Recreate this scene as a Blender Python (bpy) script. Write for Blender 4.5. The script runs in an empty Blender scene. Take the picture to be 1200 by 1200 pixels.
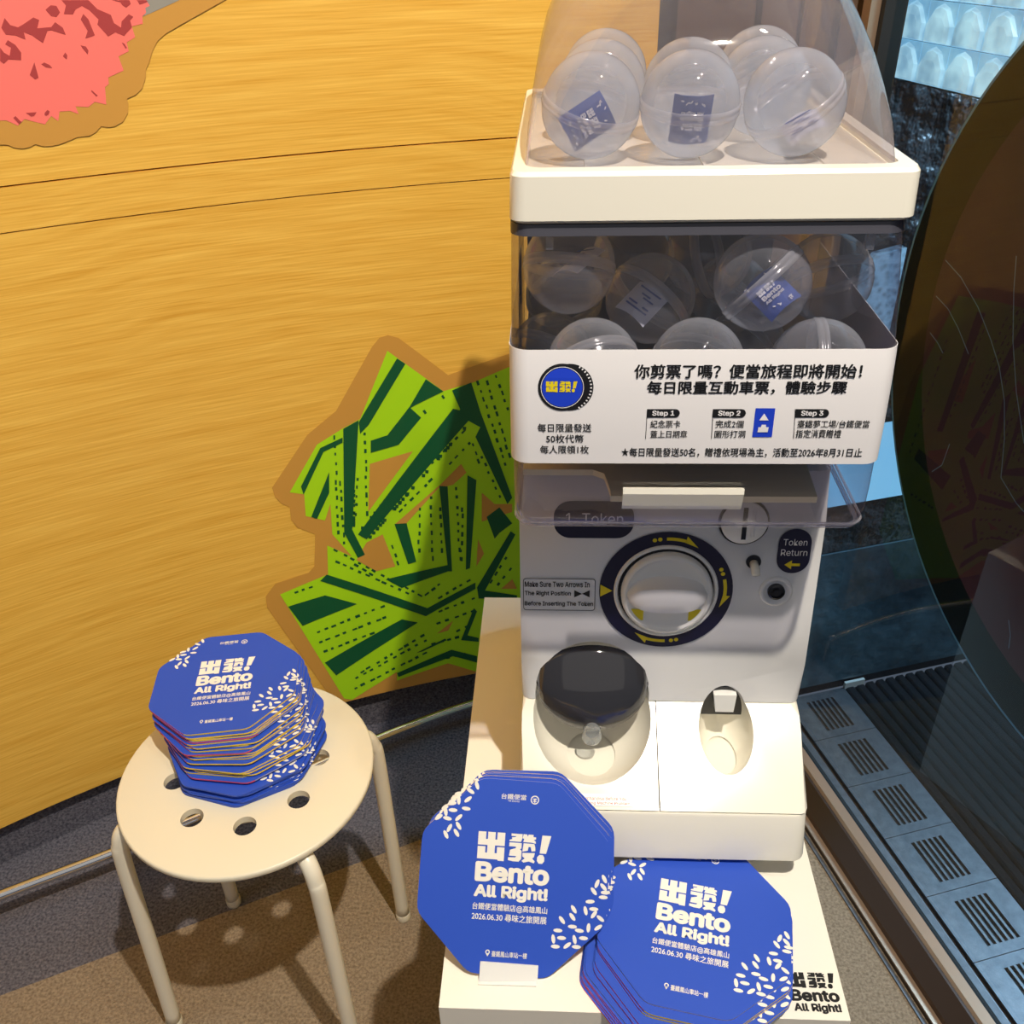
import bpy, bmesh, math, random
from mathutils import Vector, Matrix
from mathutils.geometry import tessellate_polygon
random.seed(7)
SC = bpy.context.scene
COL = SC.collection
PI = math.pi
R_ = math.radians

# ------------------------------------------------------------------ camera
FPX, PITCH, YAW, ROLL = 1087.0, R_(33.003), R_(3.377), R_(-1.5115)
CAMPOS = Vector((0, 0, 1.3656))
FW = Vector((-math.sin(YAW)*math.cos(PITCH), math.cos(YAW)*math.cos(PITCH), -math.sin(PITCH)))
_rt = Vector((math.cos(YAW), math.sin(YAW), 0)); _up = _rt.cross(FW)
RT = math.cos(ROLL)*_rt + math.sin(ROLL)*_up
UP = math.cos(ROLL)*_up - math.sin(ROLL)*_rt
cam_d = bpy.data.cameras.new('camera'); cam = bpy.data.objects.new('camera', cam_d); COL.objects.link(cam)
cam_d.sensor_width = 36; cam_d.lens = FPX/1200*36; cam_d.clip_start = .02
cam.matrix_world = Matrix(((RT.x, UP.x, -FW.x, CAMPOS.x), (RT.y, UP.y, -FW.y, CAMPOS.y), (RT.z, UP.z, -FW.z, CAMPOS.z), (0, 0, 0, 1)))
SC.camera = cam

# ------------------------------------------------------------------ world, lamps, exposure
SC.view_settings.view_transform = 'Standard'; SC.view_settings.look = 'None'
SC.view_settings.exposure = 0.17; SC.view_settings.gamma = 1; SC.view_settings.use_curve_mapping = False
SC.cycles.transparent_max_bounces = 40; SC.cycles.max_bounces = 10
SC.cycles.caustics_reflective = False; SC.cycles.caustics_refractive = False
w = bpy.data.worlds.new('world'); SC.world = w; w.use_nodes = True
w.node_tree.nodes['Background'].inputs[0].default_value = (.62, .72, .95, 1)
w.node_tree.nodes['Background'].inputs[1].default_value = .13

def lamp(kind, name, loc, target, energy, color, size=.05, angle=60, blend=.6):
    d = bpy.data.lights.new(name, kind); d.energy = energy; d.color = color
    o = bpy.data.objects.new(name, d); COL.objects.link(o); o.location = loc
    o.rotation_euler = (Vector(target)-Vector(loc)).to_track_quat('-Z', 'Y').to_euler()
    if kind == 'SPOT': d.shadow_soft_size = size; d.spot_size = R_(angle); d.spot_blend = blend
    if kind == 'AREA': d.shape = 'RECTANGLE'; d.size = size; d.size_y = size if not isinstance(angle, tuple) else angle[0]
    return o
lamp('SPOT', 'ceiling_spot_key', (.42, -.08, 2.95), (-.2, .9, .6), 225, (1, .90, .76), .025, 108, .5)
lamp('SPOT', 'ceiling_spot_second', (.62, .25, 2.95), (-.1, .95, .5), 26, (1, .90, .74), .03, 80, .6)
lamp('SPOT', 'ceiling_spot_left', (-1.35, .0, 2.9), (-1.3, 1.0, .8), 22, (1, .88, .70), .05, 54, 1.0)
lamp('AREA', 'soft_fill_light', (.2, -1.6, 3.0), (.1, .8, .7), 13, (1, .93, .84), 4.0)  # unseen fill behind the camera, added to lift the machine front
lamp('AREA', 'window_daylight', (1.5, 1.6, 1.9), (.1, .8, 1.15), 62, (.45, .72, 1), .9)

# ------------------------------------------------------------------ helpers
def ray(px, py): return RT*((px-600)/FPX) + UP*((600-py)/FPX) + FW
def hit(px, py, n, d):
    v = ray(px, py); return CAMPOS + v*((d-n.dot(CAMPOS))/n.dot(v))
def hitY(px, py, y): return hit(px, py, Vector((0, 1, 0)), y)
def hitZ(px, py, z): return hit(px, py, Vector((0, 0, 1)), z)

def tag(o, label=None, cat=None, group=None, kind=None):
    if label: o['label'] = label
    if cat: o['category'] = cat
    if group: o['group'] = group
    if kind: o['kind'] = kind
    return o
def empty(name, loc=(0, 0, 0), rot=(0, 0, 0), **k):
    o = bpy.data.objects.new(name, None); COL.objects.link(o); o.location = loc; o.rotation_euler = rot
    o.empty_display_size = .05
    return tag(o, **k)
def obj(name, bm, mat, parent=None, smooth=False, loc=None, recalc=True, **k):
    me = bpy.data.meshes.new(name)
    if recalc:
        bmesh.ops.recalc_face_normals(bm, faces=bm.faces)
        if all(e.is_manifold for e in bm.edges) and bm.calc_volume(signed=True) < 0: bmesh.ops.reverse_faces(bm, faces=bm.faces)
    bm.to_mesh(me); bm.free()
    mats = mat if isinstance(mat, (list, tuple)) else [mat]
    for m in mats: me.materials.append(m)
    if smooth:
        for p in me.polygons: p.use_smooth = True
    o = bpy.data.objects.new(name, me); COL.objects.link(o)
    if parent is not None: o.parent = parent
    if loc is not None: o.location = loc
    return tag(o, **k)
def auto_smooth(o, deg=35):
    me = o.data
    for p in me.polygons: p.use_smooth = True
    bm = bmesh.new(); bm.from_mesh(me)
    for e in bm.edges:
        e.smooth = len(e.link_faces) == 2 and e.calc_face_angle(0) < R_(deg)
    bm.to_mesh(me); bm.free(); return o
def copy_tree(o, parent=None):
    c = o.copy(); COL.objects.link(c); c.parent = parent
    for ch in list(o.children): copy_tree(ch, c)
    return c
def box(bm, x0, x1, y0, y1, z0, z1, M=None):
    vs = [bm.verts.new(Vector(p)) for p in ((x0,y0,z0),(x1,y0,z0),(x1,y1,z0),(x0,y1,z0),(x0,y0,z1),(x1,y0,z1),(x1,y1,z1),(x0,y1,z1))]
    for f in ((0,3,2,1),(4,5,6,7),(0,1,5,4),(1,2,6,5),(2,3,7,6),(3,0,4,7)): bm.faces.new([vs[i] for i in f])
    if M is not None:
        for v in vs: v.co = M @ v.co
    return vs
def bevel_all(bm, w, seg=2, ang=30):
    es = [e for e in bm.edges if len(e.link_faces) == 2 and e.calc_face_angle(0) > R_(ang)]
    bmesh.ops.bevel(bm, geom=es, offset=w, segments=seg, profile=.5, affect='EDGES', clamp_overlap=True)
def rrect(x0, x1, y0, y1, r, n=5):
    pts = []
    for cx, cy, a0 in ((x1-r, y1-r, 0), (x0+r, y1-r, 90), (x0+r, y0+r, 180), (x1-r, y0+r, 270)):
        for i in range(n+1):
            a = R_(a0+90*i/n); pts.append((cx+r*math.cos(a), cy+r*math.sin(a)))
    return pts
def loft(bm, rings, cap0=True, cap1=True, closed=True):
    R = [[bm.verts.new(Vector(p)) for p in r] for r in rings]
    n = len(R[0])
    for a, b in zip(R, R[1:]):
        for i in range(n if closed else n-1):
            j = (i+1) % n
            bm.faces.new((a[i], a[j], b[j], b[i]))
    if cap0: bm.faces.new(list(reversed(R[0])))
    if cap1: bm.faces.new(R[-1])
    return R
def loft_rr(bm, secs, n=5, cap0=True, cap1=True):
    return loft(bm, [[(x, y, z) for x, y in rrect(x0, x1, y0, y1, r, n)] for z, x0, x1, y0, y1, r in secs], cap0, cap1)
def lathe(bm, prof, n=32, M=None, cap0=False, cap1=False):
    rings = []
    for r, z in prof:
        ring = [Vector((r*math.cos(2*PI*i/n), r*math.sin(2*PI*i/n), z)) for i in range(n)]
        rings.append([M @ p if M is not None else p for p in ring])
    return loft(bm, rings, cap0, cap1)
def tube(bm, pts, r, n=12, caps=True):
    pts = [Vector(p) for p in pts]; rings = []
    up = None
    for i, p in enumerate(pts):
        a = pts[max(i-1, 0)]; b = pts[min(i+1, len(pts)-1)]; t = (b-a).normalized()
        if up is None: up = t.orthogonal().normalized()
        up = (up - t*up.dot(t)).normalized(); s = t.cross(up)
        rr = r[i] if isinstance(r, (list, tuple)) else r
        rings.append([p + (up*math.cos(2*PI*k/n)+s*math.sin(2*PI*k/n))*rr for k in range(n)])
    return loft(bm, rings, caps, caps)
def smooth_path(pts, n=8):
    P = [Vector(p) for p in pts]; P = [P[0]*2-P[1]] + P + [P[-1]*2-P[-2]]; out = []
    for i in range(1, len(P)-2):
        for k in range(n):
            t = k/n; a, b, c, d = P[i-1:i+3]
            out.append(.5*((2*b)+(c-a)*t+(2*a-5*b+4*c-d)*t*t+(3*b-a-3*c+d)*t**3))
    out.append(P[-2]); return out
def frame(o, X, U):
    X = Vector(X).normalized(); U = Vector(U).normalized(); N = X.cross(U)
    return Matrix(((X.x, U.x, N.x, o[0]), (X.y, U.y, N.y, o[1]), (X.z, U.z, N.z, o[2]), (0, 0, 0, 1)))

# ---- flat print helpers: 2-D outlines in a frame's plane
_tc = {}
try: INTER = bpy.data.fonts.load(bpy.utils.resource_path('LOCAL') + '/datafiles/fonts/Inter.woff2')
except Exception: INTER = None
def t2d(s, off=0.0):
    k = (s, off)
    if k not in _tc:
        cu = bpy.data.curves.new('t', 'FONT'); cu.body = s; cu.size = 1; cu.resolution_u = 3; cu.fill_mode = 'FRONT'
        cjk = any(ord(ch) > 0x2000 for ch in s)
        if INTER and not cjk: cu.font = INTER
        o = bpy.data.objects.new('t', cu); COL.objects.link(o)
        me = o.to_mesh(); V = [(v.co.x, v.co.y) for v in me.vertices]; F = [tuple(p.vertices) for p in me.polygons]
        o.to_mesh_clear(); bpy.data.objects.remove(o); bpy.data.curves.remove(cu)
        ncopy = 1
        if off > 0:      # heavier strokes: the same outline laid down a few times, slightly shifted
            n = len(V); V0, F0 = V, F; V, F = [], []; ncopy = 4 if cjk else 9
            for dx, dy in (((-.7, 0), (.7, 0), (0, -.6), (0, .6)) if cjk else ((0, 0), (-1, 0), (1, 0), (0, -1), (0, 1), (.7, .7), (-.7, .7), (.7, -.7), (-.7, -.7))):
                F += [tuple(i+len(V) for i in f) for f in F0]; V += [(x+dx*off*1.3, y+dy*off*1.3) for x, y in V0]
        n0 = len(V)//max(1, ncopy)
        V = [(v[0], v[1], .00002*(i//n0)) for i, v in enumerate(V)]; xs = [v[0] for v in V]; ys = [v[1] for v in V]
        _tc[k] = (V, F, (min(xs), max(xs), min(ys), max(ys)))
    return _tc[k]
def put_text(bm, M, s, x0, x1, y0, y1, off=0.0, h=.0003, shear=0.0):
    V, F, (a, b, c, d) = t2d(s, off)
    vs = []
    for x, y, hz in V:
        yy = y0+(y-c)/(d-c)*(y1-y0)
        vs.append(bm.verts.new(M @ Vector((x0+(x-a)/(b-a)*(x1-x0)+shear*(yy-y0), yy, h+hz))))
    for f in F:
        try: bm.faces.new([vs[i] for i in f])
        except ValueError: pass
def put_poly(bm, M, pts, h=.0003):
    tris = tessellate_polygon([[Vector((x, y, 0)) for x, y in pts]])
    vs = [bm.verts.new(M @ Vector((x, y, h))) for x, y in pts]
    for t in tris:
        try: bm.faces.new([vs[i] for i in t])
        except ValueError: pass
def put_ellipse(bm, M, cx, cy, rx, ry, ang=0, n=12, h=.0003):
    ca, sa = math.cos(ang), math.sin(ang)
    put_poly(bm, M, [(cx+rx*math.cos(2*PI*i/n)*ca-ry*math.sin(2*PI*i/n)*sa, cy+rx*math.cos(2*PI*i/n)*sa+ry*math.sin(2*PI*i/n)*ca) for i in range(n)], h)
def put_ring(bm, M, cx, cy, r0, r1, n=40, h=.0003, a0=0, a1=2*PI):
    full = abs(a1-a0-2*PI) < 1e-6; m = n if full else n+1
    A = [bm.verts.new(M @ Vector((cx+r0*math.cos(a0+(a1-a0)*i/n), cy+r0*math.sin(a0+(a1-a0)*i/n), h))) for i in range(m)]
    B = [bm.verts.new(M @ Vector((cx+r1*math.cos(a0+(a1-a0)*i/n), cy+r1*math.sin(a0+(a1-a0)*i/n), h))) for i in range(m)]
    for i in range(n):
        j = (i+1) % m; bm.faces.new((A[i], B[i], B[j], A[j]))
# heavy block characters on a 10 x 10 grid: strokes of constant width
GL = {
 'chu': ([[(0,10),(2.9,10),(2.9,7.4),(3.6,7.4),(3.6,10),(6.4,10),(6.4,7.4),(7.1,7.4),(7.1,10),(10,10),(10,5.3),(6.4,5.3),(6.4,2.6),(7.2,2.6),(7.2,4.8),(10,4.8),(10,0),(7.8,0),(7.5,.4),(0,.4),(0,4.8),(2.9,4.8),(2.9,2.6),(3.6,2.6),(3.6,5.3),(0,5.3)]]),
 'fa': ([[(.8,10),(4.9,10),(4.9,8.4),(4.5,7.2),(.2,7.2),(.2,7.7),(1.2,8.0),(1.0,8.6),(2.4,8.8),(2.6,9.1),(.8,9.1)],
        [(5.3,10),(6.6,10),(6.9,9.2),(7.2,10),(9,10),(9,9.2),(10,9.2),(10,8.4),(9.2,8.2),(10,7.6),(10,6.9),(8.4,7.2),(5.3,7.2),(5.6,8.3),(5.0,8.6)],
        [(.2,6.8),(4.8,6.8),(4.8,5.0),(4.3,4.5),(4.9,4.1),(4.9,1.2),(4.0,.2),(1.8,.2),(0,.5),(0,1.5),(2.7,1.6),(3.0,2.1),(0.3,2.1),(.6,4.2),(2.7,4.9),(2.7,5.4),(.2,5.4)],
        [(5.5,6.8),(9.5,6.8),(9.9,5.6),(10,4.3),(8.6,4.1),(8.2,5.6),(7.4,5.6),(7.2,4.3),(5.2,3.8)],
        [(5.3,3.4),(9.9,3.6),(9.6,2.2),(9.0,1.6),(10,.7),(9.7,0),(7.8,.5),(5.8,0),(5.1,.6),(6.2,1.5),(5.3,2.2)]]),
 'ex': ([[(3.4,10),(7.6,10),(5.6,3.6),(2.6,3.6)],
        [(2.5,3.1),(4.2,3.1),(4.9,2.2),(4.9,.9),(4.0,0),(2.4,0),(1.5,.9),(1.5,2.2)]]),
}
def put_glyph(bm, M, g, x0, x1, y0, y1, h=.0003):
    for poly in GL[g]: put_poly(bm, M, [(x0+x/10*(x1-x0), y0+y/10*(y1-y0)) for x, y in poly], h)
def put_logo(bm, M, x0, x1, y0, y1, h=.0003):
    """the block heading: two characters and a slanted exclamation mark"""
    W = x1-x0
    put_glyph(bm, M, 'chu', x0, x0+.365*W, y0, y1, h)
    put_glyph(bm, M, 'fa', x0+.42*W, x0+.785*W, y0, y1, h)
    put_glyph(bm, M, 'ex', x0+.77*W, x0+1.06*W, y0, y1, h)

# ------------------------------------------------------------------ materials
def mat(name, col, rough=.5, metal=0, bump=None, spec=.5, coat=0, emis=None, var=None):
    m = bpy.data.materials.new(name); m.use_nodes = True; nt = m.node_tree; b = nt.nodes['Principled BSDF']
    b.inputs['Base Color'].default_value = (*col, 1); b.inputs['Roughness'].default_value = rough; b.inputs['Metallic'].default_value = metal
    b.inputs['Specular IOR Level'].default_value = spec; b.inputs['Coat Weight'].default_value = coat
    if emis: b.inputs['Emission Color'].default_value = (*emis[0], 1); b.inputs['Emission Strength'].default_value = emis[1]
    if var or bump:
        tc = nt.nodes.new('ShaderNodeTexCoord')
    if var:   # (scale, colour2, contrast)
        no = nt.nodes.new('ShaderNodeTexNoise'); no.inputs['Scale'].default_value = var[0]; no.inputs['Detail'].default_value = 6
        nt.links.new(tc.outputs['Object'], no.inputs['Vector'])
        mr = nt.nodes.new('ShaderNodeMapRange'); mr.inputs[1].default_value = .5-var[2]; mr.inputs[2].default_value = .5+var[2]
        nt.links.new(no.outputs[0], mr.inputs[0])
        mx = nt.nodes.new('ShaderNodeMix'); mx.data_type = 'RGBA'; mx.inputs[6].default_value = (*col, 1); mx.inputs[7].default_value = (*var[1], 1)
        nt.links.new(mr.outputs[0], mx.inputs[0]); nt.links.new(mx.outputs[2], b.inputs['Base Color'])
    if bump:  # (scale, strength, distance)
        n2 = nt.nodes.new('ShaderNodeTexNoise'); n2.inputs['Scale'].default_value = bump[0]; n2.inputs['Detail'].default_value = 4
        nt.links.new(tc.outputs['Object'], n2.inputs['Vector'])
        bp = nt.nodes.new('ShaderNodeBump'); bp.inputs['Strength'].default_value = bump[1]; bp.inputs['Distance'].default_value = bump[2]
        nt.links.new(n2.outputs[0], bp.inputs['Height']); nt.links.new(bp.outputs[0], b.inputs['Normal'])
    return m
def clear(name, tint, haze=.08, hazecol=(.9, .93, 1), ior=1.45, edge=None, rough=.03, gloss=.7):
    """thin clear plastic: tinted see-through sheet + a little haze + fresnel gloss"""
    m = bpy.data.materials.new(name); m.use_nodes = True; nt = m.node_tree; nt.nodes.clear(); N = nt.nodes.new; L = nt.links.new
    out = N('ShaderNodeOutputMaterial'); tr = N('ShaderNodeBsdfTransparent'); tr.inputs[0].default_value = (*tint, 1)
    di = N('ShaderNodeBsdfDiffuse'); di.inputs[0].default_value = (*hazecol, 1)
    tl = N('ShaderNodeBsdfTranslucent'); tl.inputs[0].default_value = (*hazecol, 1)
    a = N('ShaderNodeMixShader'); a.inputs[0].default_value = .5; L(di.outputs[0], a.inputs[1]); L(tl.outputs[0], a.inputs[2])
    lw = N('ShaderNodeLayerWeight'); lw.inputs[0].default_value = .35
    mr = N('ShaderNodeMapRange'); mr.inputs[1].default_value = 0; mr.inputs[2].default_value = 1; mr.inputs[3].default_value = haze; mr.inputs[4].default_value = edge if edge is not None else haze*3
    L(lw.outputs['Facing'], mr.inputs[0])
    b = N('ShaderNodeMixShader'); L(mr.outputs[0], b.inputs[0]); L(tr.outputs[0], b.inputs[1]); L(a.outputs[0], b.inputs[2])
    gl = N('ShaderNodeBsdfGlossy'); gl.inputs['Roughness'].default_value = rough
    fr = N('ShaderNodeFresnel'); fr.inputs[0].default_value = ior
    # a sheet seen from its inner side still reflects like its outer side
    geo = N('ShaderNodeNewGeometry'); 
    c = N('ShaderNodeMixShader')
    lw2 = N('ShaderNodeLayerWeight'); lw2.inputs[0].default_value = .5
    pw = N('ShaderNodeMath'); pw.operation = 'POWER'; pw.inputs[1].default_value = 3.5; L(lw2.outputs['Facing'], pw.inputs[0])
    ma = N('ShaderNodeMath'); ma.operation = 'MULTIPLY_ADD'; ma.inputs[1].default_value = gloss; ma.inputs[2].default_value = .045 if gloss > .5 else .03; ma.use_clamp = True; L(pw.outputs[0], ma.inputs[0])
    L(ma.outputs[0], c.inputs[0]); L(b.outputs[0], c.inputs[1]); L(gl.outputs[0], c.inputs[2]); L(c.outputs[0], out.inputs[0])
    nt.nodes.remove(fr); nt.nodes.remove(geo)
    return m

def srgb(r, g, b):
    f = lambda v: ((v/255+.055)/1.055)**2.4 if v/255 > .04045 else v/255/12.92
    return (f(r), f(g), f(b))
M_CREAM = mat('cream_plastic', srgb(240, 236, 222), .22, coat=.3)
M_WHITE = mat('white_plastic', srgb(236, 236, 232), .3)
M_GREYW = mat('pale_plastic', srgb(226, 226, 226), .28, coat=.2)
M_PED = mat('painted_board', srgb(242, 238, 226), .55, bump=(300, .05, .0005))
M_STOOL = mat('stool_plastic', srgb(228, 221, 198), .35)
M_STEELW = mat('stool_enamel', srgb(236, 230, 210), .3)
M_NAVY = mat('navy_print', srgb(14, 14, 50), .4)
M_BLACK = mat('black_print', srgb(18, 18, 20), .45)
M_YEL = mat('yellow_print', srgb(228, 206, 20), .5)
M_DARK = mat('dark_plastic', (.012, .012, .016), .25)
M_SLATE = mat('smoky_back_panel', (.045, .045, .06), .3)
M_PAPER = mat('sign_paper', srgb(232, 230, 232), .6)
M_BLUE = mat('card_blue', srgb(36, 78, 190), .55)
M_BLUEP = mat('badge_blue', srgb(20, 60, 200), .5)
M_CARDW = mat('card_white_print', srgb(238, 234, 222), .6)
M_CEDGE = mat('card_edge_pale', srgb(150, 155, 200), .6)
M_CYEL = mat('card_edge_yellow', srgb(255, 216, 60), .6)
M_CPNK = mat('card_edge_pink', srgb(225, 85, 110), .6)
M_CDRK = mat('card_edge_navy', srgb(30, 32, 90), .6)
M_RED = mat('red_print', srgb(220, 70, 60), .5)
M_CHROME = mat('chrome', (.8, .8, .78), .12, 1)
M_SMOKE = mat('smoked_flap', (.03, .03, .035), .08, coat=.6)
M_DOME = clear('dome_plastic', (.80, .77, .80), .05, (.8, .8, .95), edge=.22)
M_BOX = clear('box_plastic', (.87, .86, .91), .003, (.5, .48, .62), edge=.16)
M_CAPC = clear('capsule_clear', (.97, .98, .99), .06, (.88, .94, 1), edge=.60)
M_DCAPC = clear('lit_capsule_clear', (.94, .96, .99), .17, (.84, .92, 1), edge=.62)  # copy of the clear half with lamp light and daylight put into its haze
M_DCAPF = clear('lit_capsule_frosted', (.92, .94, .98), .30, (.82, .90, 1), edge=.66, rough=.12)  # frosted copy, whitened and blued for the light under the dome
M_CAPF = clear('capsule_frosted', (.95, .96, .98), .12, (.85, .9, 1), edge=.45, rough=.15)
M_CAPR = clear('capsule_rim', (.9, .92, .95), .35, (.92, .95, 1), edge=.55, rough=.15)
M_LIP = clear('clear_lip', (.80, .80, .86), .10, (.9, .88, .95), edge=.5)
M_TAB = clear('clear_tab', (.9, .93, .95), .12, (.9, .95, 1), edge=.6)
M_SLIPW = mat('slip_white', srgb(215, 215, 225), .6)
M_SLIPB = mat('slip_blue', srgb(40, 70, 150), .5)

def wood_mat():
    m = bpy.data.materials.new('oak_veneer'); m.use_nodes = True; nt = m.node_tree; N = nt.nodes.new; L = nt.links.new; b = nt.nodes['Principled BSDF']
    tc = N('ShaderNodeTexCoord'); mp = N('ShaderNodeMapping'); mp.inputs['Scale'].default_value = (1.1, 22, 1); L(tc.outputs['UV'], mp.inputs[0])
    wn = N('ShaderNodeTexNoise'); wn.inputs['Scale'].default_value = 2.2; wn.inputs['Detail'].default_value = 2; L(tc.outputs['UV'], wn.inputs['Vector'])
    va = N('ShaderNodeVectorMath'); va.operation = 'MULTIPLY_ADD'; va.inputs[1].default_value = (0, 3.0, 0); L(wn.outputs['Color'], va.inputs[0]); L(mp.outputs[0], va.inputs[2])
    n1 = N('ShaderNodeTexNoise'); n1.inputs['Scale'].default_value = 3; n1.inputs['Detail'].default_value = 8; n1.inputs['Roughness'].default_value = .6; L(va.outputs[0], n1.inputs['Vector'])
    mp2 = N('ShaderNodeMapping'); mp2.inputs['Scale'].default_value = (5, 260, 1); L(tc.outputs['UV'], mp2.inputs[0])
    n2 = N('ShaderNodeTexNoise'); n2.inputs['Scale'].default_value = 1.6; n2.inputs['Detail'].default_value = 4; L(mp2.outputs[0], n2.inputs['Vector'])
    cr = N('ShaderNodeValToRGB'); e = cr.color_ramp.elements; e[0].position = .33; e[0].color = (*srgb(220, 162, 55), 1); e[1].position = .66; e[1].color = (*srgb(247, 199, 92), 1)
    mx = N('ShaderNodeMix'); mx.inputs[0].default_value = .55; L(n1.outputs[0], mx.inputs[2]); L(n2.outputs[0], mx.inputs[3]); L(mx.outputs[0], cr.inputs[0])
    L(cr.outputs[0], b.inputs['Base Color']); b.inputs['Roughness'].default_value = .42
    bp = N('ShaderNodeBump'); bp.inputs['Strength'].default_value = .25; bp.inputs['Distance'].default_value = .0006; L(n2.outputs[0], bp.inputs['Height']); L(bp.outputs[0], b.inputs['Normal'])
    return m
M_WOOD = wood_mat()
M_DECB = mat('decal_tan', srgb(205, 150, 66), .5)
M_DECG = mat('decal_lime', srgb(172, 226, 20), .5)
M_DECD = mat('decal_green', srgb(0, 84, 48), .5)
M_DECP = mat('decal_pink', srgb(252, 122, 112), .5)
M_DECR = mat('decal_maroon', srgb(172, 62, 62), .5)
M_DECGY = mat('decal_grey', srgb(150, 146, 136), .5)
def carpet(name, c1, c2):
    return mat(name, c1, .95, spec=.1, bump=(520, .9, .004), var=(230, c2, .22))
M_CBRN = carpet('carpet_brown', srgb(122, 106, 88), srgb(176, 158, 134))
M_CGRY = carpet('carpet_grey', srgb(66, 66, 76), srgb(132, 128, 136))
M_BRONZE = mat('bronze_frame', srgb(70, 54, 44), .35, .4)
M_BRONZL = mat('bronze_frame_ridge', srgb(178, 150, 126), .3, .6)
M_STEEL = mat('brushed_steel', srgb(120, 120, 122), .4, .6, var=(60, srgb(88, 90, 94), .3))
M_GUT = mat('gutter_dark', (.03, .033, .036), .5)
M_DECK = mat('ribbed_deck', srgb(34, 34, 36), .85, spec=.15, var=(8, srgb(18, 18, 20), .3), bump=(200, .4, .002))
M_DARKGAP = mat('dark_gap', (.008, .008, .008), .7)
M_BROWNP = mat('brown_panel', srgb(96, 74, 58), .45, var=(5, srgb(76, 58, 46), .3))

# ------------------------------------------------------------------ room: curved oak wall
WC = Vector((.447, -.773)); WR = 2.217
def wall_pt(th, z, r=WR): return Vector((WC.x+r*math.cos(th), WC.y+r*math.sin(th), z))
TH0, TH1 = R_(150), math.atan2(1.421-WC.y, .133-WC.x)      # left end .. right end
def wall_band(name, z0, z1, r, m, parent=None, thick=.018, **k):
    bm = bmesh.new(); uv = bm.loops.layers.uv.new('UVMap'); n = 48; rows = []
    for i in range(n+1):
        th = TH0+(TH1-TH0)*i/n
        rows.append([bm.verts.new(wall_pt(th, z, rr)) for z, rr in ((z0, r), (z1, r), (z1, r+thick), (z0, r+thick))])
    us = {}
    for a, b, i in zip(rows, rows[1:], range(n)):
        for q in range(4):
            f = bm.faces.new((a[q], b[q], b[(q+1) % 4], a[(q+1) % 4]))
            for l in f.loops:
                u = WR*(TH0-TH1)*( (i+1 if l.vert in b else i)/n)
                l[uv].uv = (u, l.vert.co.z)
    bm.faces.new(rows[0]); bm.faces.new(list(reversed(rows[-1])))
    o = obj(name, bm, m, parent, **k); return auto_smooth(o, 30)
wb = wall_band('wall_back', .0, 2.6, WR+.024, M_CGRY, thick=.05, kind='structure')
wall_band('wood_panel', .10, 1.0402, WR, M_WOOD, wb, .0235)
wall_band('wood_panel', 1.0418, 1.0942, WR-.0006, M_WOOD, wb, .0240)
wall_band('wood_panel', 1.0962, 2.6, WR+.0006, M_WOOD, wb, .0230)

def px_wall(px, py):
    v = ray(px, py); ox, oy = CAMPOS.x-WC.x, CAMPOS.y-WC.y
    a = v.x*v.x+v.y*v.y; b = 2*(ox*v.x+oy*v.y); k = ox*ox+oy*oy-WR*WR
    t = (-b+math.sqrt(b*b-4*a*k))/2/a; p = CAMPOS+v*t
    return (-WR*math.atan2(p.y-WC.y, p.x-WC.x), p.z)       # arc length, height
def wall_decal(name, polys, m, parent, lift):
    """flat print on the curved wall, cut into narrow strips so that it follows the curve"""
    bm = bmesh.new()
    for pts in polys:
        put_poly(bm, Matrix(), pts, 0)
    xs = [v.co.x for v in bm.verts]; x = min(xs)+.02
    while x < max(xs):
        bmesh.ops.bisect_plane(bm, geom=bm.verts[:]+bm.edges[:]+bm.faces[:], plane_co=(x, 0, 0), plane_no=(1, 0, 0)); x += .02
    bmesh.ops.bisect_plane(bm, geom=bm.verts[:]+bm.edges[:]+bm.faces[:], plane_co=(0, .101, 0), plane_no=(0, -1, 0), clear_outer=True)
    for v in bm.verts:
        v.co = wall_pt(-v.co.x/WR, v.co.y, WR-lift)
    return obj(name, bm, m, parent)
G = lambda pts: [px_wall(300+x*.375, 380+y*.375) for x, y in pts]
lettuce = empty('cabbage_decal', wall_pt(-G([(500, 700)])[0][0]/WR, .45), label='green leaf shaped decal with dark stripes on the oak wall behind the capsule machine', cat='wall decal')
def rooted(o, root):
    bpy.context.view_layer.update(); o.matrix_parent_inverse = root.matrix_world.inverted(); return o
BASE = [(50,510),(160,345),(250,270),(362,70),(385,42),(412,33),(445,42),(600,158),(800,88),(1000,20),(1110,300),(1150,700),(1050,1050),(690,1250),(290,1230),(255,1195),(35,885),(30,850),(60,810),(165,775),(182,755),(185,655),(130,635),(110,610),(105,570),(80,560),(60,540)]
rooted(wall_decal('decal_border', [G(BASE)], M_DECB, lettuce, .0010), lettuce)
GRN = [(410,82),(585,208),(680,180),(800,128),(1000,60),(1080,300),(1080,800),(950,1000),(690,1085),(600,1058),(440,1112),(440,1085),(300,1172),(275,1168),(75,843),(225,780),(222,690),(300,725),(238,655),(232,560),(215,612),(155,598),(150,530),(105,524),(190,375),(270,325),(325,295)]
rooted(wall_decal('leaf_print', [G(GRN)], M_DECG, lettuce, .0014), lettuce)
HOLES = [[(355,435),(490,395),(350,585)],[(345,680),(395,655),(435,755),(375,770),(313,735)],[(435,622),(575,500),(640,435),(657,462),(615,500),(570,510),(470,620)],[(705,525),(745,560),(800,560),(800,585),(705,615)],[(693,670),(712,715),(688,755)],[(565,965),(615,925),(600,955)],[(765,825),(800,795),(815,825)],[(850,300),(930,420),(860,450)],[(860,600),(960,580),(900,680)]]
for p in HOLES: rooted(wall_decal('gap_print', [G(p)], M_DECB, lettuce, .0018), lettuce)
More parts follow.
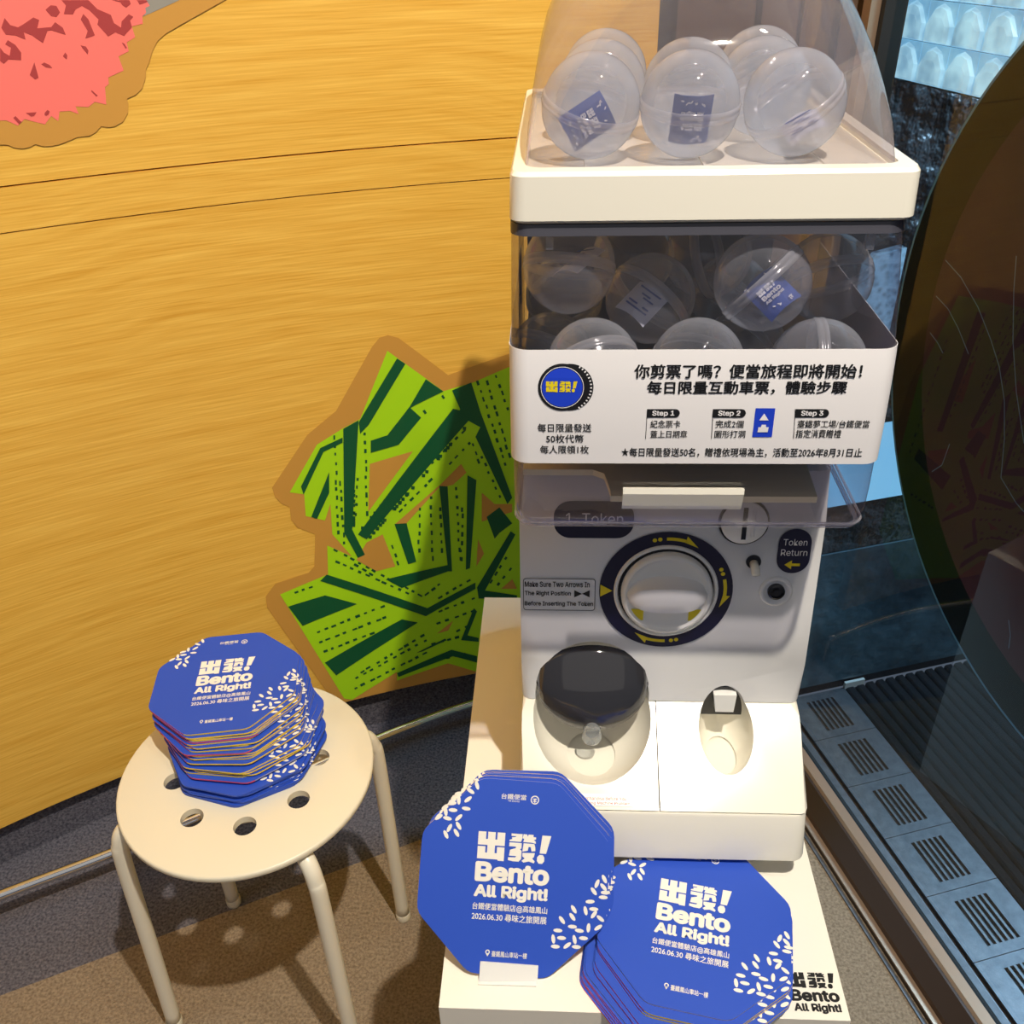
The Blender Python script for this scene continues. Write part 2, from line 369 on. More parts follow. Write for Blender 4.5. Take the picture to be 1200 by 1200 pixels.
DST = [[(440,105),(466,122),(352,312),(325,340),(320,305)],[(530,170),(585,208),(495,252),(482,260),(515,290),(445,375),(358,400),(358,362),(410,345),(480,255)],
 [(272,325),(320,298),(300,640),(340,718),(318,728),(275,650)],[(318,655),(345,670),(670,292),(640,268),(615,262)],[(612,205),(672,180),(700,270),(800,540),(785,560),(685,350),(700,320),(660,298),(640,270)],
 [(148,530),(210,397),(270,368),(270,352),(200,385),(140,505)],[(172,600),(190,606),(228,525),(228,460)],[(432,622),(470,620),(500,740),(475,748)],[(572,503),(598,505),(612,770),(600,770)],[(660,470),(688,485),(668,760),(655,765)],
 [(405,795),(600,750),(600,770),(455,822)],[(220,780),(200,800),(530,910),(685,825),(685,805),(535,885)],[(100,880),(215,845),(315,872),(145,940)],[(215,1055),(455,920),(505,930),(250,1095)],[(440,1088),(610,1015),(690,1035),(690,1055),(615,1035),(445,1100)],
 [(695,855),(690,820),(795,645),(810,655),(715,830),(815,845),(815,857)],[(640,985),(680,885),(690,895),(660,970),(695,978),(695,990)],[(720,600),(760,570),(800,620),(760,650),(745,668)],[(500,1025),(590,980),(595,985),(520,1020)],[(860,150),(900,135),(940,520),(915,530)],[(830,700),(1000,560),(1010,590),(850,740)]]
for p in DST: rooted(wall_decal('dark_stripe', [G(p)], M_DECD, lettuce, .0022), lettuce)
ROWS = [((245,340),(258,690)),((262,480),(275,700)),((340,330),(346,600)),((318,470),(312,610)),((690,170),(790,470)),((718,165),(800,440)),((745,150),(800,300)),((520,262),(548,305)),((575,215),(600,250)),
 ((400,600),(470,520)),((540,440),(660,320)),((440,590),(560,470)),((600,440),(690,345)),((510,560),(508,740)),((545,530),(553,750)),((575,560),(580,740)),((625,500),(638,750)),((645,560),(640,750)),((420,680),(450,760)),((240,700),(540,860)),((240,735),(500,850)),((300,745),(380,790)),
 ((180,965),(420,870)),((190,995),(440,900)),((200,1025),(400,950)),((300,1110),(540,980)),((300,1140),(560,1010)),((320,1090),(540,960)),((560,900),(690,850)),((560,935),(690,890)),((620,960),(680,930)),((520,850),(600,790)),((560,860),(680,790)),((730,810),(800,700)),((750,820),(810,740)),((700,400),(770,560)),((670,360),(700,440)),((540,1000),(690,960)),((560,1050),(680,1020)),((110,840),(200,810)),((850,200),(900,500)),((1000,200),(1040,600)),((860,800),(1000,700)),((480,800),(560,780))]
dash = []
for (ax, ay), (bx, by) in ROWS:
    L_ = math.hypot(bx-ax, by-ay); n = int(L_/27); dx, dy = (bx-ax)/L_, (by-ay)/L_
    for i in range(n):
        t = (i+.5)*27+random.uniform(-4, 4); cx, cy = ax+dx*t+random.uniform(-2, 2), ay+dy*t; hl, hw = random.uniform(4, 8), random.uniform(2.5, 4)
        dash.append(G([(cx-dx*hl-dy*hw, cy-dy*hl+dx*hw), (cx+dx*hl-dy*hw, cy+dy*hl+dx*hw), (cx+dx*hl+dy*hw, cy+dy*hl-dx*hw), (cx-dx*hl+dy*hw, cy-dy*hl-dx*hw)]))
for (ax, ay), (bx, by), sg in (((650,265),(325,650),-1),((672,292),(345,668),1),((300,340),(300,640),1)):
    for i in range(26):
        t = random.random(); cx, cy = ax+(bx-ax)*t+sg*4, ay+(by-ay)*t+sg*2
        dash.append(G([(cx-5, cy-5), (cx+6, cy-4), (cx+5, cy+6), (cx-5, cy+5)]))
tag(rooted(wall_decal('dash_print', dash, M_DECD, lettuce, .0021), lettuce), kind='stuff')

meat = empty('pink_decal', wall_pt(-px_wall(60, 30)[0]/WR, 1.25), label='pink jagged edged decal with maroon flecks on the oak wall at top left', cat='wall decal')
Q = lambda pts: [px_wall(x*.15, y*.15) for x, y in pts]
rooted(wall_decal('decal_border', [Q([(-900,1000),(-300,1120),(0,1130),(60,1130),(110,1152),(175,1160),(235,1148),(275,1125),(340,1142),(400,1140),(470,1125),(520,1105),(560,1090),(600,1070),(700,1060),(750,1030),(790,985),(850,993),(900,985),(960,950),(1000,880),(1003,810),(990,770),(1060,740),(1110,690),(1140,600),(1138,545),(1165,490),(1190,400),(1230,320),(1290,265),(1400,200),(1755,0),(2100,-220),(2100,-700),(-900,-700)])], M_DECB, meat, .0010), meat)
rooted(wall_decal('flesh_print', [Q([(-800,800),(-300,930),(-60,965),(0,940),(50,940),(140,980),(190,930),(350,970),(400,905),(455,945),(465,870),(545,865),(615,890),(590,830),(690,835),(740,795),(830,815),(820,680),(850,655),(845,605),(965,550),(925,440),(1005,400),(990,330),(1055,290),(1030,205),(1115,185),(1112,125),(1140,100),(1135,60),(1170,45),(1140,0),(1100,-300),(-800,-600)])], M_DECP, meat, .0014), meat)
rooted(wall_decal('grey_print', [Q([(1112,130),(1140,100),(1135,60),(1170,45),(1140,0),(1120,-150),(1600,-150),(1400,0),(1250,70)])], M_DECGY, meat, .0013), meat)
RB = [[(480,0),(690,0),(760,70),(865,115),(890,180),(945,215),(950,165),(1005,110),(1040,130),(1015,160),(1030,210),(968,280),(900,250),(845,283),(760,190),(770,150),(700,80),(640,45),(590,70),(570,110),(498,108),(515,40)],
 [(355,75),(395,40),(440,45),(468,95),(440,132),(400,125)],[(650,108),(690,150),(740,275),(665,300),(685,240),(630,150)],[(35,140),(80,195),(140,212),(180,190),(260,135),(305,155),(290,220),(400,210),(430,172),(490,215),(513,270),(400,235),(370,240),(335,335),(250,275),(185,250),(200,308),(120,275),(45,270),(10,215)],
 [(0,370),(30,410),(75,435),(85,370),(40,345),(60,312),(120,350),(165,410),(165,468),(65,462),(30,497),(0,475)],[(268,485),(300,605),(275,620),(232,585)],[(322,500),(345,487),(385,505),(408,530),(360,525)],[(510,408),(525,432),(520,462),(490,438)],[(628,352),(670,362),(690,395),(685,424),(660,395)],[(950,330),(972,340),(990,372),(980,376)],[(715,702),(762,745),(752,752),(712,712)],[(200,880),(285,875),(265,903),(245,908)],[(120,905),(165,950),(150,968),(103,920)],[(348,880),(370,857),(387,868),(380,890),(362,902),(348,898)],
 [(870,0),(1010,0),(1020,30),(985,58),(955,40),(940,15)],[(1070,0),(1140,0),(1155,10),(1090,35)],[(-200,300),(-60,260),(-20,320),(-120,400)]]
for p in RB: rooted(wall_decal('maroon_fleck', [Q(p)], M_DECR, meat, .0018), meat)

# floor: brown carpet, grey carpet along the wall
P0, P1 = Vector((-.842, .744)), Vector((-.241, 1.041)); DV = (P1-P0).normalized(); NV = Vector((-DV.y, DV.x))
FA, FB = P0-DV*1.6, P0+DV*1.36
# window line
A2 = Vector((.452, 1.22)); SD = Vector((.297, -.955)).normalized(); ND = Vector((-SD.y, SD.x))*-1
ND = Vector((-.955, -.297)).normalized()
def wp(s, o, z): p = A2+SD*s+ND*o; return Vector((p.x, p.y, z))
bm = bmesh.new()
q = [FA, FB, Vector(wp(.0, .055, 0)[:2]), Vector(wp(2.1, .055, 0)[:2]), Vector((-2.3, -.9))]
put_poly(bm, Matrix(), [tuple(p) for p in q], 0)
obj('floor', bm, M_CBRN, kind='structure')
bm = bmesh.new()
pl = [tuple(P0-DV*.55), tuple(FB), tuple(wp(-.22, .055, 0)[:2])]
arc = [wall_pt(TH1+(R_(142.3)-TH1)*i/40, 0, WR+.03)[:2] for i in range(41)]
put_poly(bm, Matrix(), pl+[tuple(a) for a in arc], 0)
obj('floor', bm, M_CGRY, kind='structure')

# chrome rail along the wall
rail_pts = [(-1.35, .60, .07), (-1.10, .735, .07), (-.882, .865, .07), (-.730, .951, .07), (-.52, 1.083, .07), (-.338, 1.208, .07), (-.165, 1.306, .07), (.02, 1.37, .07), (.2, 1.395, .07)]
rl = empty('foot_rail', rail_pts[3], label='thin chrome rail running low along the foot of the oak wall', cat='rail')
bm = bmesh.new(); tube(bm, smooth_path(rail_pts, 6), .0085, 14)
rooted(obj('rail_tube', bm, M_CHROME, rl, True), rl)
for i in (1, 8):
    p = Vector(rail_pts[i]); bm = bmesh.new(); tube(bm, [(p.x, p.y, .0), (p.x, p.y, .066)], .005, 8); rooted(obj('bracket', bm, M_CHROME, rl, True), rl)

# brown panelled return between the oak wall and the window frame
def vslab(name, s0, p0, p1, z0, z1, th, m, parent=None, **k):
    a = Vector(p0); b = Vector(p1); d = (b-a).normalized(); n = Vector((-d.y, d.x))
    bm = bmesh.new(); vs = []
    for z in (z0, z1):
        vs.append([bm.verts.new((p.x, p.y, z)) for p in (a, b, b+n*th, a+n*th)])
    loftf = vs
    for i in range(4): bm.faces.new((vs[0][i], vs[0][(i+1) % 4], vs[1][(i+1) % 4], vs[1][i]))
    bm.faces.new(list(reversed(vs[0]))); bm.faces.new(vs[1])
    return obj(name, bm, m, parent, **k)
PW0, PW1 = Vector((.133, 1.428)), Vector(wp(-.165, .0, 0)[:2])
rw = vslab('wall_return', 0, PW0+Vector((0, .03)), PW1+Vector((0, .03)), 0, 2.6, .03, M_DARKGAP, kind='structure')
for t0, t1, off in ((.09, .46, 0), (.49, .66, -.006), (.69, .83, .004), (.86, 1.0, -.004)):
    a = PW0.lerp(PW1, t0)+Vector((0, off)); b = PW0.lerp(PW1, t1)+Vector((0, off))
    vslab('brown_panel', 0, a, b, 0, 2.6, .025-off, M_BROWNP, rw)

# window: sill profile, post, pane
win = empty('window_1', wp(0, 0, 0), kind='structure')
def profile(name, prof, s0, s1, m):
    bm = bmesh.new(); loft(bm, [[wp(s0, o, z) for o, z in prof], [wp(s1, o, z) for o, z in prof]])
    return rooted(obj(name, bm, m, win), win)
S0, S1 = -.17, 1.6
profile('steel_strip', [(.066, 0), (.066, .004), (.060, .004), (.060, 0)], S0, S1, M_STEEL)
profile('sill_base', [(.056, 0), (.056, .012), (.046, .012), (.046, .026), (-.004, .026), (-.004, 0)], S0, S1, M_BRONZE)
profile('copper_lip', [(.0575, .011), (.0575, .0145), (.046, .0145), (.046, .011)], S0, S1, M_BRONZL)
profile('sill_face', [(.046, .026), (.024, .054), (.018, .0545), (.018, .026)], S0, S1, M_BRONZE)
profile('sill_ridge', [(.020, .054), (.017, .060), (.001, .062), (-.001, .054)], S0, S1, M_BRONZL)
profile('outer_gasket', [(.000, .0), (.000, .056), (-.010, .056), (-.010, 0)], S0, S1, M_DARKGAP)
profile('outer_steel_edge', [(-.011, .0), (-.011, .05), (-.026, .048), (-.026, 0)], S0, S1, M_STEEL)
# vertical post at the far end of the pane
for (o0, o1, s0, s1, m, nm) in ((-.03, .02, -.172, -.150, M_BRONZE, 'post'), (-.02, .026, -.149, -.132, M_BRONZL, 'post_face'), (-.02, .012, -.131, -.122, M_DARKGAP, 'post_gasket')):
    bm = bmesh.new(); loft(bm, [[wp(s, o, z) for s, o in ((s0, o0), (s1, o0), (s1, o1), (s0, o1))] for z in (0, 2.6)])
    rooted(obj(nm, bm, m, win), win)
M_GLASS = clear('window_glass', (.80, .88, .90), .004, (.5, .6, .7), edge=.02, rough=.0, gloss=.62)
bm = bmesh.new(); vs = [bm.verts.new(wp(s, o, z)) for s, o, z in ((-.125, -.003, .056), (1.6, -.003, .056), (1.6, -.003, 2.6), (-.125, -.003, 2.6))]; bm.faces.new(vs)
rooted(obj('glass_pane', bm, M_GLASS, win), win)

# big round dark film sticker on the outside of the pane
RC = wp(.449, -.005, .940); RF = frame(RC, (SD.x, SD.y, 0), (0, 0, 1))
st = empty('round_window_sticker', RC, label='large round dark sticker with maroon centre on the window glass right of the machine', cat='sticker')
M_FILM = mat('sticker_ring', srgb(10, 20, 26), .6, spec=.1)
M_FILM2 = mat('sticker_centre', srgb(84, 50, 62), .6, spec=.1, var=(2.5, srgb(30, 26, 44), .2))
M_FEDGE = mat('sticker_edge', srgb(80, 130, 170), .3)
bm = bmesh.new(); put_ring(bm, RF, 0, 0, .386, .448, 96, 0); rooted(obj('dark_ring', bm, M_FILM, st), st)
bm = bmesh.new(); put_ring(bm, RF, 0, 0, .448, .4515, 96, 0); rooted(obj('pale_edge', bm, M_FEDGE, st), st)
bm = bmesh.new(); put_ring(bm, RF, 0, 0, .0005, .386, 96, 0); rooted(obj('centre_disc', bm, M_FILM2, st), st)
M_CURVE = mat('curve_print', srgb(96, 112, 140), .4)  # thin pale curves drawn across the sticker
def px_win(px, py, off=-.003):
    n = Vector((ND.x, ND.y, 0)); p = hit(px, py, n, n.dot(Vector(wp(0, off, 0)))); v = p-Vector(RC)
    return (v.dot(Vector((SD.x, SD.y, 0))), v.z)
for ln in ([(1107,305),(1125,325),(1145,360),(1160,398),(1170,430),(1176,470),(1176,515),(1172,560),(1190,590),(1199,600)], [(1190,300),(1187,340),(1186,400),(1190,460),(1196,500),(1199,520)], [(1096,347),(1110,362),(1122,385),(1134,415)], [(1089,390),(1098,402),(1104,414)], [(1091,553),(1103,545),(1112,520)], [(1181,727),(1183,745),(1181,760)]):
    pts = [px_win(*p) for p in ln]; bm = bmesh.new()
    for (ax, ay), (bx, by) in zip(pts, pts[1:]):
        d = Vector((bx-ax, by-ay)); n = Vector((-d.y, d.x)).normalized()*.0007
        put_poly(bm, RF, [(ax-n.x, ay-n.y), (bx-n.x, by-n.y), (bx+n.x, by+n.y), (ax+n.x, ay+n.y)], -.0012 if False else .0008)
    rooted(obj('pale_curve', bm, M_CURVE, st), st)

# outside: gutter, slotted drain, ribbed deck, end wall
o_floor = empty('floor_outside', wp(.4, -.3, 0), kind='structure')
bm = bmesh.new(); loft(bm, [[wp(s, o, z) for o, z in ((-.026, -.04), (-.026, -.03), (-1.6, -.03), (-1.6, -.04))] for s in (-.17, 1.6)]); rooted(obj('ground', bm, M_GUT, o_floor), o_floor)
bm = bmesh.new(); loft(bm, [[wp(s, o, z) for o, z in ((-.036, -.03), (-.036, -.004), (-.060, -.004), (-.060, -.03))] for s in (-.17, 1.6)]); rooted(obj('gutter_edge', bm, M_STEEL, o_floor), o_floor)
drain = empty('slotted_drain', wp(.3, -.13, 0), label='long grey metal drain cover with rows of slots outside the window', cat='drain')
k = 0
for gi in range(-1, 12):
    s0 = -.150+.117*gi-.0185 if gi > 0 else -.17
    if gi == -1: continue
    sA = -.150+.117*gi
    bm = bmesh.new()
    def gb(sa, sb, oa, ob): loft(bm, [[wp(s, o, z) for o, z in ((oa, -.006), (oa, 0), (ob, 0), (ob, -.006))] for s in (sa, sb)])
    lo, hi = (sA-.0185, sA+.0985)
    lo = max(lo, -.17)
    gb(lo, hi-.0012, -.066, -.100); gb(lo, hi-.0012, -.164, -.200)
    gb(lo, sA, -.100, -.164); gb(sA+.080, hi-.0012, -.100, -.164)
    for j in range(7):
        o0 = -.100-j*.01067+.0; 
        if j < 6: gb(sA, sA+.080, o0+.0, o0-.0043)
    rooted(obj('grating_plate', bm, M_STEEL, drain), drain)
for j in range(56):
    o0 = -.204-j*.0235
    bm = bmesh.new(); loft(bm, [[wp(s, o, z) for o, z in ((o0, -.03), (o0, -.002), (o0-.003, .001), (o0-.0155, .001), (o0-.0185, -.002), (o0-.0185, -.03))] for s in (-.168, 1.6)])
    rooted(obj('deck_rib', bm, M_DECK, o_floor), o_floor)
# end wall outside
def ewall(name, o0, o1, z0, z1, m, s=-.17, th=.03, parent=None, seg=1, **k):
    bm = bmesh.new(); loft(bm, [[wp(a, o, z) for a, o in ((s, o0), (s, o1), (s-th, o1), (s-th, o0))] for z in (z0, z1)])
    return obj(name, bm, m, parent, **k)
def rock_mat():
    m = mat('dark_rock', (.03, .036, .04), .35, bump=(14, 1, .05), var=(9, (.075, .085, .09), .15)); return m
M_ROCK = rock_mat()
M_WET = mat('wet_slate', srgb(24, 38, 50), .25, bump=(9, .6, .02), var=(4.5, srgb(104, 132, 144), .16))
ew = ewall('wall_outside', -.03, -1.6, -.03, 2.6, M_DARKGAP, s=-.20, kind='structure')
rooted(ewall('slate_slab', -.03, -1.6, .02, .355, M_WET, s=-.172, parent=ew), ew)
rooted(ewall('slate_slab', -.03, -1.6, .357, .462, M_ROCK, s=-.175, parent=ew), ew)
rooted(ewall('rock_slab', -.03, -.058, .44, .93, M_ROCK, s=-.172, parent=ew), ew)
rooted(ewall('rock_slab', -.132, -1.6, .62, .93, M_ROCK, s=-.172, parent=ew), ew)
rooted(ewall('rock_slab', -.03, -1.6, .93, 2.6, M_ROCK, s=-.172, parent=ew), ew)
rooted(ewall('white_kerb', -.20, -.245, -.002, .014, M_CARDW, s=-.165, th=.006, parent=ew), ew)
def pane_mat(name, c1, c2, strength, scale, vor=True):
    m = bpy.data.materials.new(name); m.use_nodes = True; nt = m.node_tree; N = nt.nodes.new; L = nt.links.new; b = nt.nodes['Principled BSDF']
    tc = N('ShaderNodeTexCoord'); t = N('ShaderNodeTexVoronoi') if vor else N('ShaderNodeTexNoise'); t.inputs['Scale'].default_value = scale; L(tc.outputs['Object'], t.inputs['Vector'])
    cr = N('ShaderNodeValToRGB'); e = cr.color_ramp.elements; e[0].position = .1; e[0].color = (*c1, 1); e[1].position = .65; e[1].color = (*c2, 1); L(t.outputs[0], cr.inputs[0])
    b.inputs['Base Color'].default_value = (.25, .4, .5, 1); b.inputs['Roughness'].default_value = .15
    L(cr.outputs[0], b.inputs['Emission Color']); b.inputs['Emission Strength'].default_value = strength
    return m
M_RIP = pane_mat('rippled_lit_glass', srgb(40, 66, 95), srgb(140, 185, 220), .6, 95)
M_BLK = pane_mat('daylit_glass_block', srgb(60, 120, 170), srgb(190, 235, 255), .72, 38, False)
M_BLK2 = pane_mat('daylit_glass_shade', srgb(90, 155, 205), srgb(150, 210, 245), .66, 30, False)  # dimmer copy: shade on the block relief put into the glow
M_SKYP = pane_mat('sky_glow_colour', srgb(110, 180, 230), srgb(140, 205, 245), .75, 4, False)  # brightness of the sky put in as an even glow
rp = empty('rippled_window', wp(-.17, -.3, .69), label='bright rippled blue glass panel outside seen through the clear capsule box, above a glowing sky patch', cat='window')
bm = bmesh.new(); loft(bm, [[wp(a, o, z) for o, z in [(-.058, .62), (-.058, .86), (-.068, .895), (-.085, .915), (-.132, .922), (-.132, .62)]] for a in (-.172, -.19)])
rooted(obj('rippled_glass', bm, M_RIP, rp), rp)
bm = bmesh.new(); loft(bm, [[wp(a, o, z) for o, z in [(-.058, .462), (-.058, .618), (-.9, .618), (-.9, .462)]] for a in (-.172, -.19)])  # glowing slab added in place of bright sky
rooted(obj('sky_glow', bm, M_SKYP, rp), rp)
gbk = empty('glass_block_window', wp(.2, -.045, 1.165), label='daylit pale blue glass block panel hanging outside the window at top right', cat='window')
pu, pv = .0555, .0475
bm = bmesh.new(); loft(bm, [[wp(s_, o_, z_) for o_, z_ in [(-.046, 1.163), (-.046, 1.86), (-.055, 1.86), (-.055, 1.163)]] for s_ in (-.166, .95)]); rooted(obj('block_mortar', bm, M_ROCK, gbk), gbk)
blk = None
for r in range(7):
    for q_ in range(16):
        s0 = -.165+q_*pu; z0 = 1.165+r*pv
        bm = bmesh.new()
        loft(bm, [[wp(s_, o_, z_) for s_, z_ in ((s0+.0005, z0+.0005), (s0+pu-.0005, z0+.0005), (s0+pu-.0005, z0+pv-.0005), (s0+.0005, z0+pv-.0005))] for o_ in (-.0465, -.043)])
        rooted(obj('block_body', bm, M_BLK2, gbk), gbk); bm = bmesh.new()
        def ring(i, o_): return [wp(s0+.0008+i, o_, z0+.0008+i*.3), wp(s0+pu-.0008-i, o_, z0+.0008+i*.3), wp(s0+pu-.0008-i, o_, z0+pv*.45), wp(s0+pu*.5+(pu*.5-.0008-i)*.5, o_, z0+pv-.006-i), wp(s0+pu*.5, o_, z0+pv-.0008-i*1.4), wp(s0+pu*.5-(pu*.5-.0008-i)*.5, o_, z0+pv-.006-i), wp(s0+.0008+i, o_, z0+pv*.45)]
        loft(bm, [ring(.001, -.043), ring(.004, -.039), ring(.012, -.037)])
        rooted(obj('glass_block', bm, M_BLK, gbk), gbk)

# ------------------------------------------------------------------ pedestal
PX0, PX1, PY0, PY1, PZ = -.1094, .2723, .4738, 1.0947, .5
ped = empty('display_pedestal', ((PX0+PX1)/2, (PY0+PY1)/2, 0), label='white painted box pedestal carrying the capsule machine and blue cards', cat='pedestal')
bm = bmesh.new(); box(bm, PX0, PX1, PY0, PY1, 0, PZ); bevel_all(bm, .0015, 2)
rooted(auto_smooth(obj('pedestal_box', bm, M_PED, ped)), ped)
PF = frame((0, 0, PZ), (1, 0, 0), (0, 1, 0))
bm = bmesh.new()
a = hitZ(925, 1155, PZ); b = hitZ(984, 1159, PZ); t_ = hitZ(950, 1140, PZ); c_ = hitZ(950, 1158, PZ)
put_logo(bm, PF, a.x-.001, b.x-.002, c_.y, t_.y)
a = hitZ(927, 1170, PZ); b = hitZ(985, 1174, PZ); put_text(bm, PF, 'Bento', a.x, b.x, hitZ(955, 1174, PZ).y, hitZ(955, 1160, PZ).y, .03)
a = hitZ(931, 1183, PZ); b = hitZ(987, 1186, PZ); put_text(bm, PF, 'All Right!', a.x, b.x, hitZ(955, 1188, PZ).y, hitZ(955, 1176, PZ).y, .03)
rooted(obj('black_lettering', bm, M_BLACK, ped), ped)

# ------------------------------------------------------------------ capsule machine
MX0, MX1 = -.038, .258
mach = empty('capsule_toy_machine', ((MX0+MX1)/2, .83, .5), label='white capsule vending machine with clear dome, clear capsule box and turning dial', cat='vending machine')
def part(name, bm, m, parent=None, smooth=False, auto=None, **k):
    o = obj(name, bm, m, parent or mach, smooth, **k)
    if auto: auto_smooth(o, auto)
    root = parent or mach
    bpy.context.view_layer.update(); o.matrix_parent_inverse = root.matrix_world.inverted()
    return o
# base + feet
bm = bmesh.new(); loft_rr(bm, [(.5302, MX0+.003, MX1-.003, .6230, 1.04, .012), (.533, MX0, MX1, .620, 1.043, .014), (.588, MX0+.001, MX1-.003, .629, 1.042, .014), (.5905, MX0+.003, MX1-.005, .631, 1.040, .012)])
part('base', bm, M_CREAM, auto=40)
for fx in (MX0+.03, MX1-.03):
    for fy in (.70, 1.0):
        bm = bmesh.new(); lathe(bm, [(.014, .5), (.016, .505), (.016, .531)], 16, Matrix.Translation((fx, fy, 0)), True, True); part('foot', bm, M_DARK, auto=40)
# solids
def extr(prof, x0, x1, bev=.0):
    bm = bmesh.new(); loft(bm, [[(x, y, z) for y, z in prof] for x in (x0, x1)])
    return bm
def ellipsoid_obj(c, X, L, D, rx, rl, rd, cut_top=None):
    bm = bmesh.new(); bmesh.ops.create_uvsphere(bm, u_segments=48, v_segments=28, radius=1)
    X = Vector(X).normalized(); L = Vector(L).normalized(); D = Vector(D).normalized()
    for v in bm.verts: v.co = Vector(c)+X*(v.co.x*rx)+L*(v.co.y*rl)+D*(v.co.z*rd)
    if bm.calc_volume(signed=True) < 0: bmesh.ops.reverse_faces(bm, faces=bm.faces)
    me = bpy.data.meshes.new('cutter'); bm.to_mesh(me); bm.free()
    o = bpy.data.objects.new('cutter', me); COL.objects.link(o); return o
Lc = Vector((0, .084, .115)).normalized(); Dc = Vector((0, .115, -.084)).normalized()
cut1 = ellipsoid_obj((.0375, .697, .664), (1, 0, 0), Lc, Dc, .066, .074, .085)
cut2 = ellipsoid_obj((.178, .702, .636), (1, 0, 0), (0, .072, .045), (0, .045, -.072), .0285, .046, .055)
def apply_cuts(o, cuts):
    for c in cuts:
        md = o.modifiers.new('b', 'BOOLEAN'); md.operation = 'DIFFERENCE'; md.object = c; md.solver = 'EXACT'
    bpy.context.view_layer.update(); dg = bpy.context.evaluated_depsgraph_get()
    me = bpy.data.meshes.new_from_object(o.evaluated_get(dg)); o.modifiers.clear(); o.data = me; auto_smooth(o, 30)
XS = .1055
def body_solid():
    prof = [(.7275, .6525), (.7345, .70), (.744, .781), (.755, .866), (.762, .918), (1.03, .918), (1.03, .593), (.765, .593), (.765, .6525)]
    bm = extr(prof, MX0+.0005, MX1-.0005)
    es = [e for e in bm.edges if abs(e.verts[0].co.x-e.verts[1].co.x) < 1e-5 and e.verts[0].co.y < .763 and e.verts[1].co.y < .763 and e.verts[0].co.z > .65 and e.verts[1].co.z > .65]
    bmesh.ops.bevel(bm, geom=es, offset=.011, segments=4, profile=.5, affect='EDGES')
    return bm
body = part('body', body_solid(), M_GREYW); apply_cuts(body, [cut1, cut2])
def apron(x0, x1, right):
    prof = [(.6315, .5925), (.700, .6345), (.716, .645), (.7265, .6515), (.764, .6515), (.764, .5925)]
    bm = extr(prof, x0, x1)
    xx = x1 if right else x0
    es = [e for e in bm.edges if abs(e.verts[0].co.x-xx) < 1e-5 and abs(e.verts[1].co.x-xx) < 1e-5 and max(v.co.y for v in e.verts) < .73]
    bmesh.ops.bevel(bm, geom=es, offset=.008, segments=3, profile=.5, affect='EDGES')
    return bm
apl = part('chute_panel', apron(MX0+.001, XS-.0006, False), M_CREAM); apply_cuts(apl, [cut1])
apr = part('coin_return_panel', apron(XS+.0006, MX1-.002, True), M_CREAM); apply_cuts(apr, [cut2])
for c in (cut1, cut2): bpy.data.objects.remove(c)
bm = bmesh.new(); box(bm, XS-.001, XS+.001, .636, .7264, .5915, .5935); part('seam', bm, M_DARK)
# scoop lining under the chute
# smoked flap over the chute: lofted, bulging forward
bm = bmesh.new(); rows = []; nu, nv = 22, 12
for iv in range(nv+1):
    v = iv/nv; row = []
    for iu in range(nu+1):
        u = -1+2*iu/nu; sq = math.sqrt(max(0, 1-u*u))
        zt = .677+.0425*sq; T = Vector((.0375+.0605*u, .7330+(zt-.675)*.118+.0012, zt))
        Bp = Vector((.0375+.0605*u, .7330-.034*sq, .676-.040*sq))
        p = T.lerp(Bp, v); p.y += -.012*math.sin(PI*v)*sq
        row.append(bm.verts.new(p))
    rows.append(row)
for a, b in zip(rows, rows[1:]):
    for i in range(nu): bm.faces.new((a[i], a[i+1], b[i+1], b[i]))
bmesh.ops.remove_doubles(bm, verts=bm.verts, dist=.0002)
fl = part('chute_flap', bm, M_SMOKE, smooth=True)
md = fl.modifiers.new('s', 'SOLIDIFY'); md.thickness = .0015; md.offset = 1
bm = bmesh.new(); lathe(bm, [(.0, .006), (.0075, .005), (.009, 0), (.0085, -.008), (.0105, -.011), (.0105, -.014)], 20, Matrix.Translation((.0372, .694, .640)) @ Matrix.Rotation(R_(20), 4, 'X'), False, True)
part('pull_tab', bm, M_TAB, smooth=True)
# coin return interior
bm = bmesh.new(); box(bm, .1515, .2045, .7335, .7365, .628, .668); part('return_pocket', bm, M_DARK)
bm = bmesh.new()
loft(bm, [[(x, y, .664) for x, y in ((.166, .7255), (.190, .7255), (.190, .7335), (.166, .7335))], [(x, y, .643) for x, y in ((.169, .722), (.188, .722), (.188, .7335), (.169, .7335))]])
part('return_flap', bm, M_WHITE)

# front-face frame
NB = Vector((0, 1, -.13)).normalized()
BF = frame((0, .744-.13*.781, 0), (1, 0, 0), (0, .13, 1))
n0 = Vector((0, 1, -.13)); d0 = .744-.13*.781
def pb(px, py):
    p = hit(px, py, n0, d0) - BF.translation
    return (p.dot(BF.col[0].xyz), p.dot(BF.col[1].xyz))
def pmap(pts): return [pb(*p) for p in pts]
DC = pb(780, 692)
LH = .0012
bm = bmesh.new(); put_ring(bm, BF, *DC, .0515, .0665, 64, LH); put_ring(bm, BF, *DC, .0665, .0666, 64, LH); part('dial_ring', bm, M_NAVY)
bm = bmesh.new(); lathe(bm, [(.0525, -.001), (.0520, .0035), (.0500, .0045), (.0485, .0030), (.0480, -.004)], 56, BF @ Matrix.Translation((*DC, 0))); part('dial_bezel', bm, M_WHITE, smooth=True)
bm = bmesh.new(); lathe(bm, [(.0478, .0005), (.0470, .002)], 56, BF @ Matrix.Translation((*DC, 0)), True, True); part('dial_gap', bm, M_DARK)
knob = empty('knob', (0, 0, 0)); knob.parent = mach; knob.matrix_parent_inverse = mach.matrix_world.inverted()
